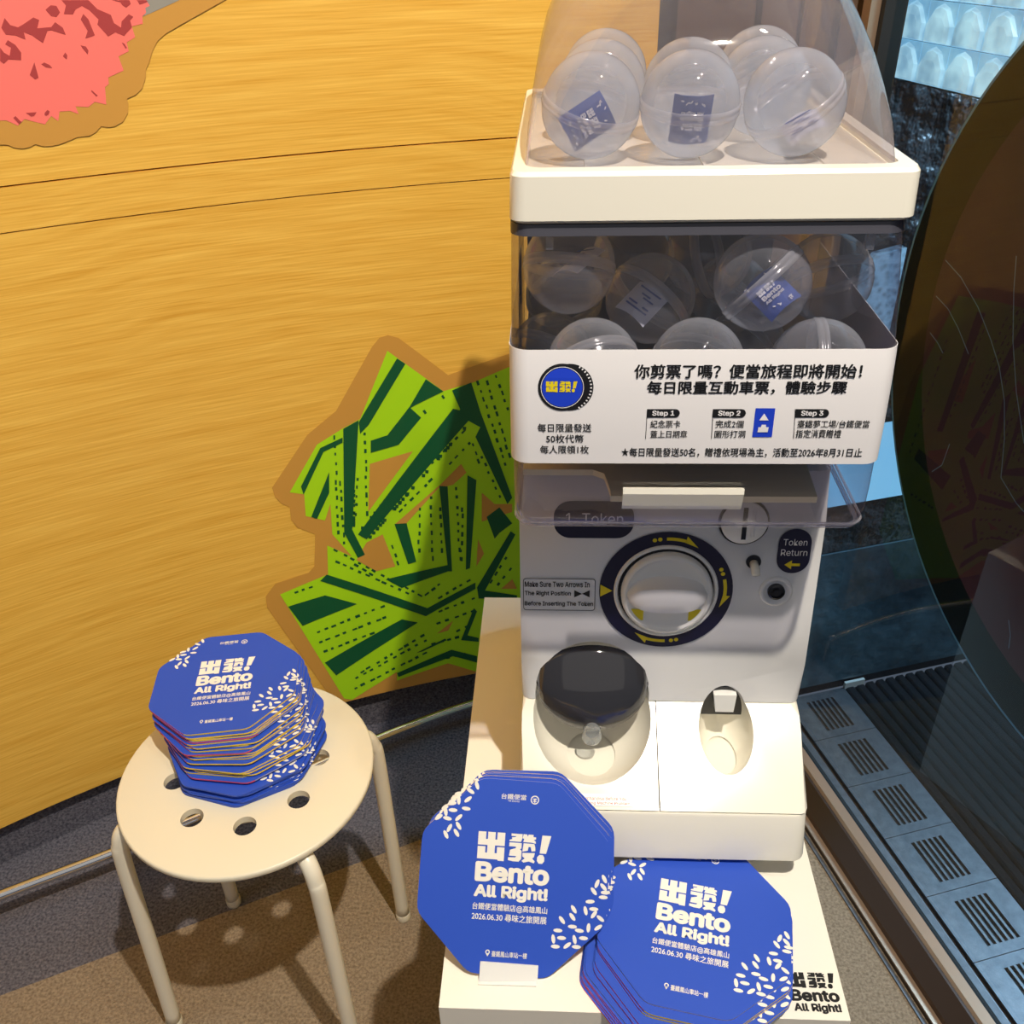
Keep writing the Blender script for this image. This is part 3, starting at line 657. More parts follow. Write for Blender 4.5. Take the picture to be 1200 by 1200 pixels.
KM = BF @ Matrix.Translation((DC[0]+.0005, DC[1]-.000, 0))
bm = bmesh.new(); lathe(bm, [(.0455, .000), (.0455, .008), (.0440, .0105), (.0415, .0110), (.0385, .0085), (.036, .008)], 56, KM, True, True); part('knob_disc', bm, M_WHITE, knob, auto=50)
# lens-shaped grip
bm = bmesh.new(); rings = []
for k in range(17):
    u = -1+2*k/16; x = .041*u; wd = .0165*math.sqrt(max(0, 1-abs(u)**2.2))+.0008; ht = .0085+.015*math.sqrt(max(0, 1-abs(u)**3))
    rings.append([KM @ Vector((x, y*wd, z)) for y, z in ((-1.25, .007), (-1.05, ht*.55), (-.8, ht*.92), (-.35, ht), (.35, ht), (.8, ht*.92), (1.05, ht*.55), (1.25, .007))])
loft(bm, rings); part('knob_grip', bm, M_GREYW, knob, auto=45)
bm = bmesh.new()
for sg in (-1, 1):
    put_poly(bm, KM, [(sg*.0375, -.0165), (sg*.0225, -.0165), (sg*.0225, -.0300), (sg*.0265, -.0295), (sg*.033, -.024)], .0088)
part('knob_arrows', bm, M_YEL, knob)
# yellow marks on the ring
bm = bmesh.new()
def arrow(ang, L=.026):
    """curved arrow following the ring, clockwise from angle ang"""
    r = .059; c = Vector(DC)
    P = lambda rr, a: (c.x+rr*math.cos(a), c.y+rr*math.sin(a))
    for k in range(6):
        a0 = ang-k*.055; a1 = a0-.057; put_poly(bm, BF, [P(r-.0017, a0), P(r+.0017, a0), P(r+.0017, a1), P(r-.0017, a1)], LH+.0003)
    a = ang-.32; put_poly(bm, BF, [P(r-.0018, a), P(r-.0018, a-.25), P(r+.0055, a+.0)], LH+.0003)
    for k in (1, 2): p = P(r, ang+.02+.09*k); put_ellipse(bm, BF, p[0], p[1], .0022, .0022, 0, 12, LH+.0003)
arrow(R_(92)); arrow(R_(14)); arrow(R_(272))
put_poly(bm, BF, [(DC[0]-.0655, DC[1]+.007), (DC[0]-.0535, DC[1]), (DC[0]-.0655, DC[1]-.007)], LH+.0003)
part('ring_arrows', bm, M_YEL)
# 1 Token plate
bm = bmesh.new(); tl = pb(649, 606); tr = pb(743, 606); bt = pb(696, 630)
put_poly(bm, BF, [(x, y) for x, y in rrect(tl[0], tr[0], bt[1], bt[1]+.040, .0165, 8)], LH)
tkp = part('token_plate', bm, M_NAVY)
bm = bmesh.new(); p = pb(663, 614); put_text(bm, BF, '1  Token', p[0], pb(730, 614)[0], p[1], p[1]+.0125, .0, LH+.0003); part('token_lettering', bm, M_WHITE)
# instruction label
bm = bmesh.new(); a, b = pb(613, 677), pb(697, 715)
put_poly(bm, BF, rrect(a[0], b[0], b[1], a[1], .003, 4), LH-.0002)
lb = part('instruction_label', bm, M_GREYW)
bm = bmesh.new()
o_, i_ = rrect(a[0], b[0], b[1], a[1], .003, 4), rrect(a[0]+.0006, b[0]-.0006, b[1]+.0006, a[1]-.0006, .0026, 4)
A_ = [bm.verts.new(BF @ Vector((x, y, LH+.0001))) for x, y in o_]; B_ = [bm.verts.new(BF @ Vector((x, y, LH+.0001))) for x, y in i_]
for i in range(len(A_)): j = (i+1) % len(A_); bm.faces.new((A_[i], A_[j], B_[j], B_[i]))
for s, x0, x1, yc in (('Make Sure Two Arrows In', 615, 691, 684), ('The Right Position', 615, 669, 695), ('Before Inserting The Token', 615, 695, 707)):
    l, r = pb(x0, yc), pb(x1, yc); put_text(bm, BF, s, l[0], r[0], l[1]-.0028, l[1]+.0036, .012, LH+.0003)
l = pb(673, 695); r = pb(691, 695); m_ = (l[0]+r[0])/2
put_poly(bm, BF, [(l[0], l[1]-.0042), (m_, l[1]), (l[0], l[1]+.0042)], LH+.0003); put_poly(bm, BF, [(r[0], r[1]-.0042), (r[0], r[1]+.0042), (m_, r[1])], LH+.0003)
part('label_lettering', bm, M_BLACK)
# token return plate
bm = bmesh.new(); c1_, c2_ = pb(931, 619), pb(929, 671); xm = .5*(pb(911, 645)[0]+pb(950, 645)[0])
put_poly(bm, BF, rrect(xm-.0158, xm+.0158, c2_[1], c1_[1], .0155, 8), LH); part('return_plate', bm, M_NAVY)
bm = bmesh.new(); p = pb(930, 638); put_text(bm, BF, 'Token', xm-.0115, xm+.0115, p[1]-.0005, p[1]+.0065, .0, LH+.0003)
p = pb(930, 650); put_text(bm, BF, 'Return', xm-.0128, xm+.0128, p[1]-.0005, p[1]+.0065, .0, LH+.0003); part('return_lettering', bm, M_WHITE)
bm = bmesh.new(); p = pb(928, 661); put_poly(bm, BF, [(xm-.008, p[1]), (xm-.001, p[1]+.005), (xm-.001, p[1]+.0015), (xm+.007, p[1]+.0015), (xm+.007, p[1]-.0015), (xm-.001, p[1]-.0015), (xm-.001, p[1]-.005)], LH+.0003); part('return_arrow', bm, M_YEL)
# coin slot disc
p = pb(870, 614); SM = BF @ Matrix.Translation((p[0]+.001, p[1]+.003, .001))
bm = bmesh.new(); lathe(bm, [(.0245, -.001), (.0242, .0015), (.0228, .0015)], 40, SM, False, True); part('coin_slot_rim', bm, M_DARK, auto=40)
bm = bmesh.new(); lathe(bm, [(.0222, .001), (.0222, .0035), (.021, .0045)], 40, SM, True, True); part('coin_slot_disc', bm, M_WHITE, auto=40)
bm = bmesh.new(); box(bm, -.0022, .0022, -.017, .017, .003, .0052, SM); part('coin_slot', bm, M_DARK)
bm = bmesh.new(); box(bm, .0065, .0075, -.014, .014, .0045, .0058, SM); box(bm, .0095, .0105, -.014, .014, .0045, .0058, SM); part('slot_ridge', bm, M_GREYW)
# lever
p = pb(883, 658); LM = BF @ Matrix.Translation((p[0], p[1], .0005))
bm = bmesh.new(); lathe(bm, [(.0075, -.001), (.0072, .0012)], 24, LM, False, True); part('lever_hole', bm, M_DARK)
bm = bmesh.new(); tube(bm, [LM @ Vector((0, -.001, 0)), LM @ Vector((.0005, -.004, .008)), LM @ Vector((.001, -.008, .013))], [.0042, .0045, .0040], 14); part('lever', bm, M_CREAM, smooth=True)
# lock
p = pb(909, 692); KM2 = BF @ Matrix.Translation((p[0], p[1], .0))
bm = bmesh.new(); lathe(bm, [(.0165, .0), (.0162, .003), (.0135, .0035), (.0115, .0008), (.0095, .0004)], 32, KM2, False, True); part('lock_recess', bm, M_GREYW, smooth=True)
bm = bmesh.new(); lathe(bm, [(.0085, 0), (.0085, .004), (.0065, .0048), (.006, .003), (.0035, .003), (.0033, .0045)], 24, KM2, False, True); part('lock', bm, M_DARK, auto=40)
# red warning label on the apron
na = Vector((0, -.061, .097)); AF = frame((0, .631, .5925), (1, 0, 0), (0, .0846, .0520)); dA = na.dot(Vector((0, .631, .5925)))
def pa(px, py):
    p = hit(px, py, AF.col[2].xyz, AF.col[2].xyz.dot(AF.translation))-AF.translation; return (p.dot(AF.col[0].xyz), p.dot(AF.col[1].xyz))
a, b = pa(640, 929), pa(741, 945); bm = bmesh.new(); put_poly(bm, AF, [(a[0], b[1]), (b[0], b[1]), (b[0], a[1]), (a[0], a[1])], .0006); part('warning_label', bm, M_WHITE)
bm = bmesh.new()
for s, x0, x1, yc in (('Take Out The Merchandise Before You', 648, 734, 935), ('In Case of Causing Machine Problem', 656, 738, 941)):
    l, r = pa(x0, yc), pa(x1, yc); put_text(bm, AF, s, l[0], r[0], l[1]-.0014, l[1]+.0022, .0, .0009)
part('warning_lettering', bm, M_RED)

# clear capsule box: front profile leans and bulges, open top
BXS = [(.9205, .012, .668), (.9225, .006, .662), (.928, .002, .6575), (.94, .0, .6555), (.96, 0, .655), (1.02, 0, .658), (1.06, 0, .662), (1.087, 0, .667), (1.13, .0, .686), (1.166, 0, .7025)]
def bx(z):
    for a, b in zip(BXS, BXS[1:]):
        if a[0] <= z <= b[0]: t = (z-a[0])/(b[0]-a[0]); return a[1]+(b[1]-a[1])*t, a[2]+(b[2]-a[2])*t
bm = bmesh.new(); loft_rr(bm, [(z, MX0+i+.001, MX1-i-.001, y, 1.02-i, .014) for z, i, y in BXS], 6, True, False)
part('clear_capsule_box', bm, M_BOX, smooth=False, auto=50)
for zz_, rr0, ins in ((.9235, .0022, .004), (.9275, .0012, .0015)):
    bm = bmesh.new(); y0_ = bx(zz_)[1]; lp = [p for p in rrect(MX0+ins, MX1-ins, y0_+.0005, 1.015, .014, 6)]
    rings_ = []
    for k_, (x_, y_) in enumerate(lp):
        a_, b_ = lp[k_-1], lp[(k_+1) % len(lp)]; t_ = Vector((b_[0]-a_[0], b_[1]-a_[1], 0)).normalized(); s_ = Vector((t_.y, -t_.x, 0))
        rings_.append([Vector((x_, y_, zz_))+s_*(rr0*math.cos(2*PI*m_/8))+Vector((0, 0, rr0*math.sin(2*PI*m_/8))) for m_ in range(8)])
    loft(bm, rings_+[rings_[0]], False, False); bmesh.ops.remove_doubles(bm, verts=bm.verts, dist=1e-6); part('clear_bottom_lip', bm, M_LIP, smooth=True)
bm = bmesh.new()
R1 = [(1.1585, MX0+.0005, MX1-.0005, .6990, 1.0205, .014), (1.1665, MX0+.0005, MX1-.0005, .7020, 1.0205, .014), (1.1665, MX0+.006, MX1-.006, .708, 1.015, .010), (1.1585, MX0+.006, MX1-.006, .705, 1.015, .010)]
rr_ = [[(x, y, z) for x, y in rrect(x0, x1, y0, y1, r, 6)] for z, x0, x1, y0, y1, r in R1]; loft(bm, rr_+[rr_[0]], False, False)
bmesh.ops.remove_doubles(bm, verts=bm.verts, dist=1e-6)
part('smoky_rim', bm, M_SLATE, auto=50)
for px_ in (644, 1023):
    p = hitY(px_, 282, .70); bm = bmesh.new(); box(bm, p.x-.0028, p.x+.0028, .7035, .709, p.z-.008, p.z+.012); bevel_all(bm, .0012, 2); part('rim_clip', bm, M_TAB)
# dark back panel and cream plate inside
bm = bmesh.new(); box(bm, MX0+.004, .222, .985, .991, .945, 1.158); bevel_all(bm, .002, 1); part('dark_back_panel', bm, M_SLATE)
bm = bmesh.new(); pz = .934
PLT = [(MX0+.006, .735), (.032, .735), (.042, .728), (.046, .700), (.046, .690), (.224, .690), (.236, .90), (.236, .98), (MX0+.006, .98)]
loft(bm, [[(x, y, z) for x, y in PLT] for z in (pz-.006, pz)]); bevel_all(bm, .0015, 1); part('cream_plate', bm, mat('cream_plate', srgb(250, 238, 200), .35))
bm2 = bmesh.new(); box(bm2, MX0+.006, MX1-.006, .690, .985, .968, 1.0105); part('hopper_floor', bm2, M_SLATE)
a = hitY(730, 572, .652); b = hitY(872, 572, .652); lo = hitY(800, 598, .652)
bm = bmesh.new(); loft(bm, [[(x, y, z) for y, z in ((.6535, a.z), (.6500, a.z+.001), (.6490, a.z-.004), (.6525, lo.z+.004), (.6540, lo.z), (.6550, lo.z))] for x in (a.x, b.x)]); part('label_holder', bm, M_CREAM)

# tray (white band) with recessed floor, and dome
TX0, TX1 = MX0, MX1+.004
bm = bmesh.new()
loft_rr(bm, [(1.1675, TX0+.003, TX1-.003, .7015, 1.077, .010), (1.170, TX0, TX1, .6985, 1.08, .012), (1.2015, TX0+.001, TX1-.001, .7005, 1.079, .012), (1.2045, TX0+.003, TX1-.003, .703, 1.077, .011), (1.2045, TX0+.013, TX1-.013, .7175, 1.062, .010), (1.1985, TX0+.014, TX1-.014, .7185, 1.061, .010)])
part('white_tray', bm, M_CREAM, auto=35)
for x_ in (.02, .11, .20):
    bm = bmesh.new(); box(bm, x_-.001, x_+.001, .73, 1.05, 1.1983, 1.2002); part('tray_rib', bm, M_CREAM)
DS = [(1.2020, 0, .7160, .012), (1.228, .0022, .717, .030), (1.248, .005, .721, .052), (1.268, .009, .728, .072), (1.286, .014, .738, .090), (1.302, .020, .752, .10), (1.316, .029, .768, .104), (1.330, .042, .790, .098), (1.342, .060, .815, .085), (1.350, .082, .845, .06)]
bm = bmesh.new(); loft_rr(bm, [(z, -.0265+i, .2475-i, y, 1.055-i*.8, r) for z, i, y, r in DS], 9, False, True)
part('clear_dome', bm, M_DOME, smooth=True)

# ------------------------------------------------------------------ paper sign wrapped round the box
zt, zb = hitY(800, 411, .662).z, hitY(800, 543, .655).z
sign = empty('paper_sign', ((MX0+MX1)/2, .655, zb), label='white paper sign with black Chinese lettering wrapped round the clear capsule box', cat='sign')
bm = bmesh.new(); rings = []
for k in range(7):
    z = zb+(zt-zb)*k/6; i, y = bx(z); x0, x1, y0 = MX0-.0006, MX1+.0006, y-.0016; r = .015
    pts = [(x0, .93), (x0, .8), (x0, y0+r)]
    for q_ in range(1, 7): a_ = R_(180+90*q_/6); pts.append((x0+r+r*math.cos(a_), y0+r+r*math.sin(a_)))
    for q_ in range(0, 7): a_ = R_(270+90*q_/6); pts.append((x1-r+r*math.cos(a_), y0+r+r*math.sin(a_)))
    pts += [(x1, .8), (x1, .93)]
    rings.append([(x, y_, z) for x, y_ in pts])
loft(bm, rings, False, False, closed=False)
sh = part('sheet', bm, M_PAPER, sign, auto=60)
md = sh.modifiers.new('s', 'SOLIDIFY'); md.thickness = .0004; md.offset = 0
ys_t, ys_b = bx(zt-.002)[1]-.0016, bx(zb)[1]-.0016
SU = Vector((0, (ys_t-ys_b), (zt-zb))); SF = frame((0, ys_b, zb), (1, 0, 0), SU)
sn = SF.col[2].xyz.copy(); sd = sn.dot(SF.translation)
def ps(px, py):
    p = hit(px, py, sn, sd)-SF.translation; return (p.dot(SF.col[0].xyz), p.dot(SF.col[1].xyz))
SHH = .0002
def conform(bm):
    for v in bm.verts:
        hgt = (v.co-SF.translation).dot(sn); v.co.y = bx(max(zb, min(zt, v.co.z)))[1]-.0016-.0004-hgt
_part = part
def part(name, bm, m, parent=None, *a, **k):
    if parent is sign: conform(bm)
    return _part(name, bm, m, parent, *a, **k)
def stext(bm, s, x0, x1, y0, y1, off=.015, h=SHH):
    yc = (y0+y1)/2; l, r = ps(x0, yc), ps(x1, yc); t, b = ps((x0+x1)/2, y0), ps((x0+x1)/2, y1)
    put_text(bm, SF, s, l[0], r[0], b[1], t[1], off, h)
bm = bmesh.new(); stext(bm, '你剪票了嗎？便當旅程即將開始！', 743, 1010, 426, 442, .030); stext(bm, '每日限量互動車票，體驗步驟', 758, 992, 445, 461, .030); part('headline', bm, M_BLACK, sign)
bm = bmesh.new(); stext(bm, '每日限量發送', 630, 693, 495, 505); stext(bm, '50枚代幣', 640, 684, 508, 518); stext(bm, '每人限領1枚', 633, 690, 521, 531); part('token_note', bm, M_BLACK, sign)
bm = bmesh.new(); stext(bm, '紀念票卡', 762, 797, 491, 500, .012); stext(bm, '蓋上日期章', 762, 805, 503, 512, .012); stext(bm, '完成2個', 838, 871, 491, 500, .012); stext(bm, '圖形打洞', 837, 873, 503, 512, .012)
stext(bm, '臺鐵夢工場/台鐵便當', 934, 1018, 491, 500, .012); stext(bm, '指定消費贈禮', 932, 985, 502, 512, .012); stext(bm, '★每日限量發送50名，贈禮依現場為主，活動至2026年8月31日止', 728, 1010, 524, 535, .018)
for x in (758, 835, 931):
    a, b = ps(x, 478), ps(x-2, 513); put_poly(bm, SF, [(a[0], a[1]), (a[0]+.0005, a[1]), (b[0]+.0005, b[1]), (b[0], b[1])], SHH)
part('step_text', bm, M_BLACK, sign)
bm = bmesh.new()
for x0 in (758, 835, 932):
    a, b = ps(x0, 478), ps(x0+38, 488); r = (a[1]-b[1])/2
    put_poly(bm, SF, [(a[0], b[1]), (b[0]-r, b[1])]+[(b[0]-r+r*math.cos(R_(-90+180*i/8)), b[1]+r+r*math.sin(R_(-90+180*i/8))) for i in range(1, 8)]+[(b[0]-r, a[1]), (a[0], a[1])], SHH)
part('step_tab', bm, M_BLACK, sign)
bm = bmesh.new()
for x0, n_ in ((758, 1), (835, 2), (932, 3)): stext(bm, 'Step %d' % n_, x0+6, x0+32, 479.5, 487, .02, SHH+.0003)
part('step_lettering', bm, M_PAPER, sign)
bm = bmesh.new(); put_poly(bm, SF, [ps(881, 511), ps(904, 511), ps(908, 477), ps(885, 477)], SHH); part('blue_ticket', bm, M_BLUEP, sign)
bm = bmesh.new(); put_poly(bm, SF, [ps(889, 491), ps(900, 491), ps(895, 483)], SHH+.0003); put_poly(bm, SF, [ps(887, 505), ps(899, 505), ps(900, 499), ps(897, 499), ps(897, 496), ps(892, 496), ps(891, 499), ps(888, 499)], SHH+.0003); part('ticket_marks', bm, M_PAPER, sign)
bc = ps(659, 453); rB = .5*(ps(688, 453)[0]-ps(631, 453)[0])
bm = bmesh.new(); put_ellipse(bm, SF, bc[0]+.0055, bc[1], rB*.985, rB*1.0, 0, 48, SHH); put_ellipse(bm, SF, bc[0], bc[1], rB*1.0, rB*1.01, 0, 48, SHH+.00005); part('badge_rim', bm, M_BLACK, sign)
bm = bmesh.new(); put_ring(bm, SF, bc[0], bc[1], rB*.86, rB*.885, 48, SHH+.0003)
for i in range(15):
    a_ = R_(-58+116*i/14); c0 = bc[0]+.0030
    put_poly(bm, SF, [(c0+rB*rr*math.cos(aa), bc[1]+rB*rr*math.sin(aa)) for rr, aa in ((.98, a_-.028), (1.06, a_-.028), (1.06, a_+.028), (.98, a_+.028))], SHH+.0003)
part('badge_line', bm, M_PAPER, sign)
bm = bmesh.new(); put_ellipse(bm, SF, bc[0], bc[1], rB*.83, rB*.83, 0, 48, SHH+.0003); part('badge_face', bm, M_BLUEP, sign)
bm = bmesh.new(); a, b = ps(640, 458), ps(677, 447); put_logo(bm, SF, a[0], b[0], a[1], b[1]+.0012, SHH+.0006); part('badge_lettering', bm, M_YEL, sign)

part = _part
# ------------------------------------------------------------------ capsules
CR = .0372
def capsule_parts(kind, lit_up=False):  # second argument picks the shells with dome light in their haze
    root = empty('toy_capsule', (0, 0, 0))
    bm = bmesh.new(); prof = [(CR*math.cos(R_(a)), CR*.99*math.sin(R_(a))+.0015) for a in range(4, 90, 6)]+[(.0006, CR*.99+.0015)]
    lathe(bm, prof, 36, None, False, True); obj('clear_half', bm, M_DCAPC if lit_up else M_CAPC, root, True)
    bm = bmesh.new(); prof = [(CR*math.cos(R_(a)), -CR*.99*math.sin(R_(a))-.0015) for a in range(4, 90, 6)]+[(.0006, -CR*.99-.0015)]
    lathe(bm, prof, 36, None, False, True); obj('frosted_half', bm, M_DCAPF if lit_up else M_CAPF, root, True)
    bm = bmesh.new(); lathe(bm, [(CR-.0002, -.0045), (CR+.0008, -.0038), (CR+.0009, -.0008), (CR+.0002, 0), (CR+.0009, .0008), (CR+.0008, .0036), (CR-.0002, .0044)], 36); obj('seam_ring', bm, M_CAPR, root, True)
    if kind:
        sm = M_SLIPB if kind == 'blue' else M_SLIPW; w_, h_ = (.017, .0215)
        bm = bmesh.new(); rows = []
        for i in range(7):
            u = -1+2*i/6; rows.append([(u*w_, -h_, .004*(1-u*u)), (u*w_, h_, .004*(1-u*u)), (u*w_, h_, .0044*(1-u*u)+.0002), (u*w_, -h_, .0044*(1-u*u)+.0002)])
        loft(bm, rows); SL = obj('paper_slip', bm, sm, root)
        SLm = Matrix.Translation((0, 0, .0048))
        bm = bmesh.new()
        if kind == 'blue':
            put_logo(bm, SLm, -.010, .009, .002, .0085, .0004); put_text(bm, SLm, 'Bento', -.010, .010, -.004, .001, .03, .0004); put_text(bm, SLm, 'All Right!', -.010, .010, -.009, -.005, .03, .0004)
            for i in range(14): put_ellipse(bm, SLm, random.uniform(-.015, .015), random.choice((-1, 1))*random.uniform(.013, .019), .0016, .0007, random.uniform(0, 3), 8, .0002)
            pm = M_SLIPW
        else:
            for y, a_, b_ in ((.013, -.012, .012), (.006, -.006, .004), (.002, -.002, .010), (-.008, -.012, -.002), (-.008, .004, .011), (-.013, -.012, .012)):
                put_poly(bm, SLm, [(a_, y), (b_, y), (b_, y+.0022), (a_, y+.0022)], .0002)
            pm = M_SLIPB
        obj('slip_print', bm, pm, SL)
    return root
protos = {(k, mk): capsule_parts(k, mk) for k in ('blue', 'white', None) for mk in (False, True)}
used = set()
def place_capsule(kind, loc, rot, label, group, sliprot=(0, 0, 0), slipoff=(0, 0, 0)):
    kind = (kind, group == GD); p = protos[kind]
    if kind in used: o = copy_tree(p)
    else: used.add(kind); o = p
    o.location = loc; o.rotation_euler = rot; tag(o, label, 'capsule', group)
    for ch in o.children:
        if ch.name.startswith('paper_slip'): ch.rotation_euler = sliprot; ch.location = slipoff; ch.scale = (.86, .86, 1)
    return o
def face(px, py, y):
    return hitY(px, py, y)
GD = 'capsules under the clear dome'; GB = 'capsules in the clear box'
ZD = 1.2000+CR+.0008
def dpos(px, row, fy=None):
    y = .766+row*.0765
    # x from the picture column at that depth
    v = hit(px, 127, Vector((0, 0, 1)), ZD); t = hitY(px, 127-14*row, y); return Vector((t.x, y, ZD))
capmat = {}
place_capsule('blue', dpos(692, 0), (R_(12), R_(14), 0), 'front left capsule under the dome with a blue slip and tilted seam', GD, (R_(72), R_(48), 0), (0, -.007, -.009))
place_capsule('blue', dpos(808, 0), (R_(8), R_(2), 0), 'front middle capsule under the dome holding an upside-down blue slip', GD, (R_(82), R_(180), 0), (.000, -.015, -.005))
place_capsule('white', dpos(930, 0), (R_(10), R_(-30), 0), 'front right capsule under the dome with a steeply slanted seam', GD, (0, 0, 0), (0, 0, -.022))
place_capsule(None, dpos(703, 1), (R_(5), R_(14), 0), 'second capsule from the front in the left row under the dome', GD)
place_capsule(None, dpos(806, 1), (R_(5), R_(-10), 0), 'second capsule from the front in the middle row under the dome', GD)
place_capsule(None, dpos(893, 1), (R_(5), R_(-28), 0), 'second capsule from the front in the right row under the dome', GD)
place_capsule(None, dpos(708, 2), (R_(5), R_(10), 0), 'rear capsule in the left row under the dome', GD)
place_capsule(None, dpos(888, 2), (R_(5), R_(-20), 0), 'rear capsule in the right row under the dome', GD)
# in the box
def bpos(px, py, y): return hitY(px, py, y)
place_capsule('white', bpos(667, 312, .7455), (R_(-28), R_(6), 0), 'capsule at the box upper left corner with a pale printed slip, seam low', GB, (R_(40), 0, R_(-50)), (.008, .004, .004))
place_capsule('white', bpos(762, 350, .765), (R_(-30), R_(46), 0), 'dim capsule in the box with diagonal seam and pale slip, right of the corner one', GB, (R_(70), 0, R_(-30)), (-.005, -.006, -.011))
place_capsule('blue', bpos(893, 331, .722), (R_(-20), R_(-46), 0), 'large front capsule in the box with diagonal seam and blue slip', GB, (R_(60), 0, R_(10)), (.0, -.004, -.012))
place_capsule(None, bpos(970, 325, .790), (R_(-40), R_(-12), 0), 'bluish capsule in the box partly behind the one with diagonal seam and blue slip', GB)
place_capsule(None, bpos(695, 428, .7005), (R_(-50), R_(-25), 0), 'capsule just above the sign at left with bright thick rim', GB)
place_capsule(None, bpos(817, 428, .7005), (R_(15), R_(8), 0), 'capsule just above the sign in the middle, smooth top', GB)
place_capsule(None, bpos(958, 428, .7005), (R_(5), R_(86), 0), 'capsule just above the sign at right with upright seam', GB)
place_capsule(None, bpos(645, 415, .79), (R_(-40), R_(30), 0), 'dim capsule low in the box behind the left front one', GB)
place_capsule(None, bpos(872, 410, .795), (R_(20), R_(30), 0), 'dim capsule in the gap between middle and right front capsules', GB)
place_capsule(None, bpos(830, 300, .83), (R_(20), R_(70), 0), 'dim capsule far back in the box near its top middle', GB)
place_capsule(None, bpos(742, 300, .86), (R_(60), R_(10), 0), 'dim capsule far back in the box near its top left', GB)
place_capsule(None, (.005, .875, 1.0485), (.4, -.3, 0), 'dim rear capsule on the box floor at the far left', GB)
place_capsule(None, (.165, .875, 1.0485), (-.5, .6, 0), 'dim rear capsule on the box floor at the far right', GB)

# ------------------------------------------------------------------ octagonal cards
CW = .184; CT = .0021
def octagon(W=CW, rc=.008, n=3):
    R = W/2/math.cos(PI/8); P = [Vector((R*math.cos(PI/8+PI/4*i), R*math.sin(PI/8+PI/4*i))) for i in range(8)]; out = []
    for i in range(8):
        a, b, c = P[i-1], P[i], P[(i+1) % 8]; d1 = (a-b).normalized(); d2 = (c-b).normalized(); s, e = b+d1*rc, b+d2*rc
        for k in range(n+1): t = k/n; out.append(s*(1-t)**2+b*2*t*(1-t)+e*t*t)
    return [tuple(p) for p in out]
OCT = octagon()
def card_xy(cx, cy): return ((cx-545)/935*CW, (588-cy)/1015*CW)
RICE1 = [(333,120,110),(303,153,150),(293,198,40),(247,205,95),(287,247,175),(215,225,10),(222,260,0),(186,270,100),(197,305,170),(153,302,35),(253,297,45),(210,355,65),(255,340,125),(247,378,125),(195,390,120)]
RICE2 = [(992,563,120),(957,590,70),(990,605,135),(943,630,130),(1000,633,0),(991,658,0),(928,685,5),(850,730,125),(908,733,105),(948,722,0),(950,750,55),(845,770,130),(983,768,145),(795,790,130),(848,820,0),(883,838,175),(927,820,88),(975,815,35),(778,845,0),(905,875,0),(862,885,105),(798,882,0),(758,890,100),(770,928,0),(828,918,40),(873,922,0)]
def rice_bm():
    bm = bmesh.new(); I = Matrix()
    for x, y, a in RICE1+RICE2:
        p = card_xy(x, y); put_ellipse(bm, I, p[0], p[1], .0045, .0019, R_(a), 10, CT+.0003)
    return bm
def lettering_bm():
    bm = bmesh.new(); I = Matrix(); h = CT+.0003
    def tx(s, x0, x1, y0, y1, off): a, b = card_xy(x0, y1), card_xy(x1, y0); put_text(bm, I, s, a[0], b[0], a[1], b[1], off, h)
    a, b = card_xy(357, 508), card_xy(722, 360); put_logo(bm, I, a[0], b[0], a[1], b[1], h)
    tx('Bento', 352, 720, 516, 622, .032); tx('All Right!', 352, 718, 634, 716, .03)
    tx('台鐵便當體驗店@高雄鳳山', 350, 720, 730, 771, .012); tx('2026.06.30 尋味之旅開展', 350, 720, 780, 820, .014)
    tx('台鐵便當', 458, 583, 153, 182, .012); tx('TR Bento', 492, 550, 185, 195, 0)
    tx('臺鐵鳳山車站一樓', 460, 634, 973, 1003, .012)
    p = card_xy(626, 177); put_ring(bm, I, p[0], p[1], .0032, .0042, 24, h); put_ellipse(bm, I, p[0], p[1]+.0008, .0022, .0006, 0, 8, h); put_ellipse(bm, I, p[0], p[1]-.001, .0006, .002, 0, 8, h); put_ellipse(bm, I, p[0], p[1]-.0012, .0022, .0005, 0, 8, h)
    p = card_xy(440, 981); put_ring(bm, I, p[0], p[1], .0012, .0022, 16, h); put_poly(bm, I, [(p[0]-.0019, p[1]-.001), (p[0], p[1]-.0042), (p[0]+.0019, p[1]-.001), (p[0], p[1]-.0017)], h)
    return bm
CM = [M_BLUE, M_CEDGE, M_CYEL, M_CPNK, M_CDRK]
def sheet_mesh(scheme):
    bm = bmesh.new(); n = len(OCT)
    B = [bm.verts.new((x, y, 0)) for x, y in OCT]; T = [bm.verts.new((x, y, CT)) for x, y in OCT]
    f = bm.faces.new(T); f.material_index = 0; f = bm.faces.new(list(reversed(B))); f.material_index = 1
    for i in range(n):
        j = (i+1) % n; f = bm.faces.new((B[i], B[j], T[j], T[i])); a = math.degrees(math.atan2(OCT[i][1]+OCT[j][1], OCT[i][0]+OCT[j][0]))
        f.material_index = scheme(a)
    me = bpy.data.meshes.new('sheet'); bm.to_mesh(me); bm.free()
    for m in CM: me.materials.append(m)
    return me
SCH = {'yellow': lambda a: 2 if -115 < a < 0 else (3 if a < -115 or a > 150 else 1),
       'pink': lambda a: 3 if (a < -60 or a > 150) else 1,
       'blue': lambda a: 0 if -150 < a < 20 else 4, 'plain': lambda a: 1, 'edge': lambda a: 2}
SHM = {k: sheet_mesh(v) for k, v in SCH.items()}
_r = rice_bm(); RM = bpy.data.meshes.new('rice_print'); _r.to_mesh(RM); _r.free(); RM.materials.append(M_CARDW)
_l = lettering_bm(); LMh = bpy.data.meshes.new('lettering'); _l.to_mesh(LMh); _l.free(); LMh.materials.append(M_CARDW)
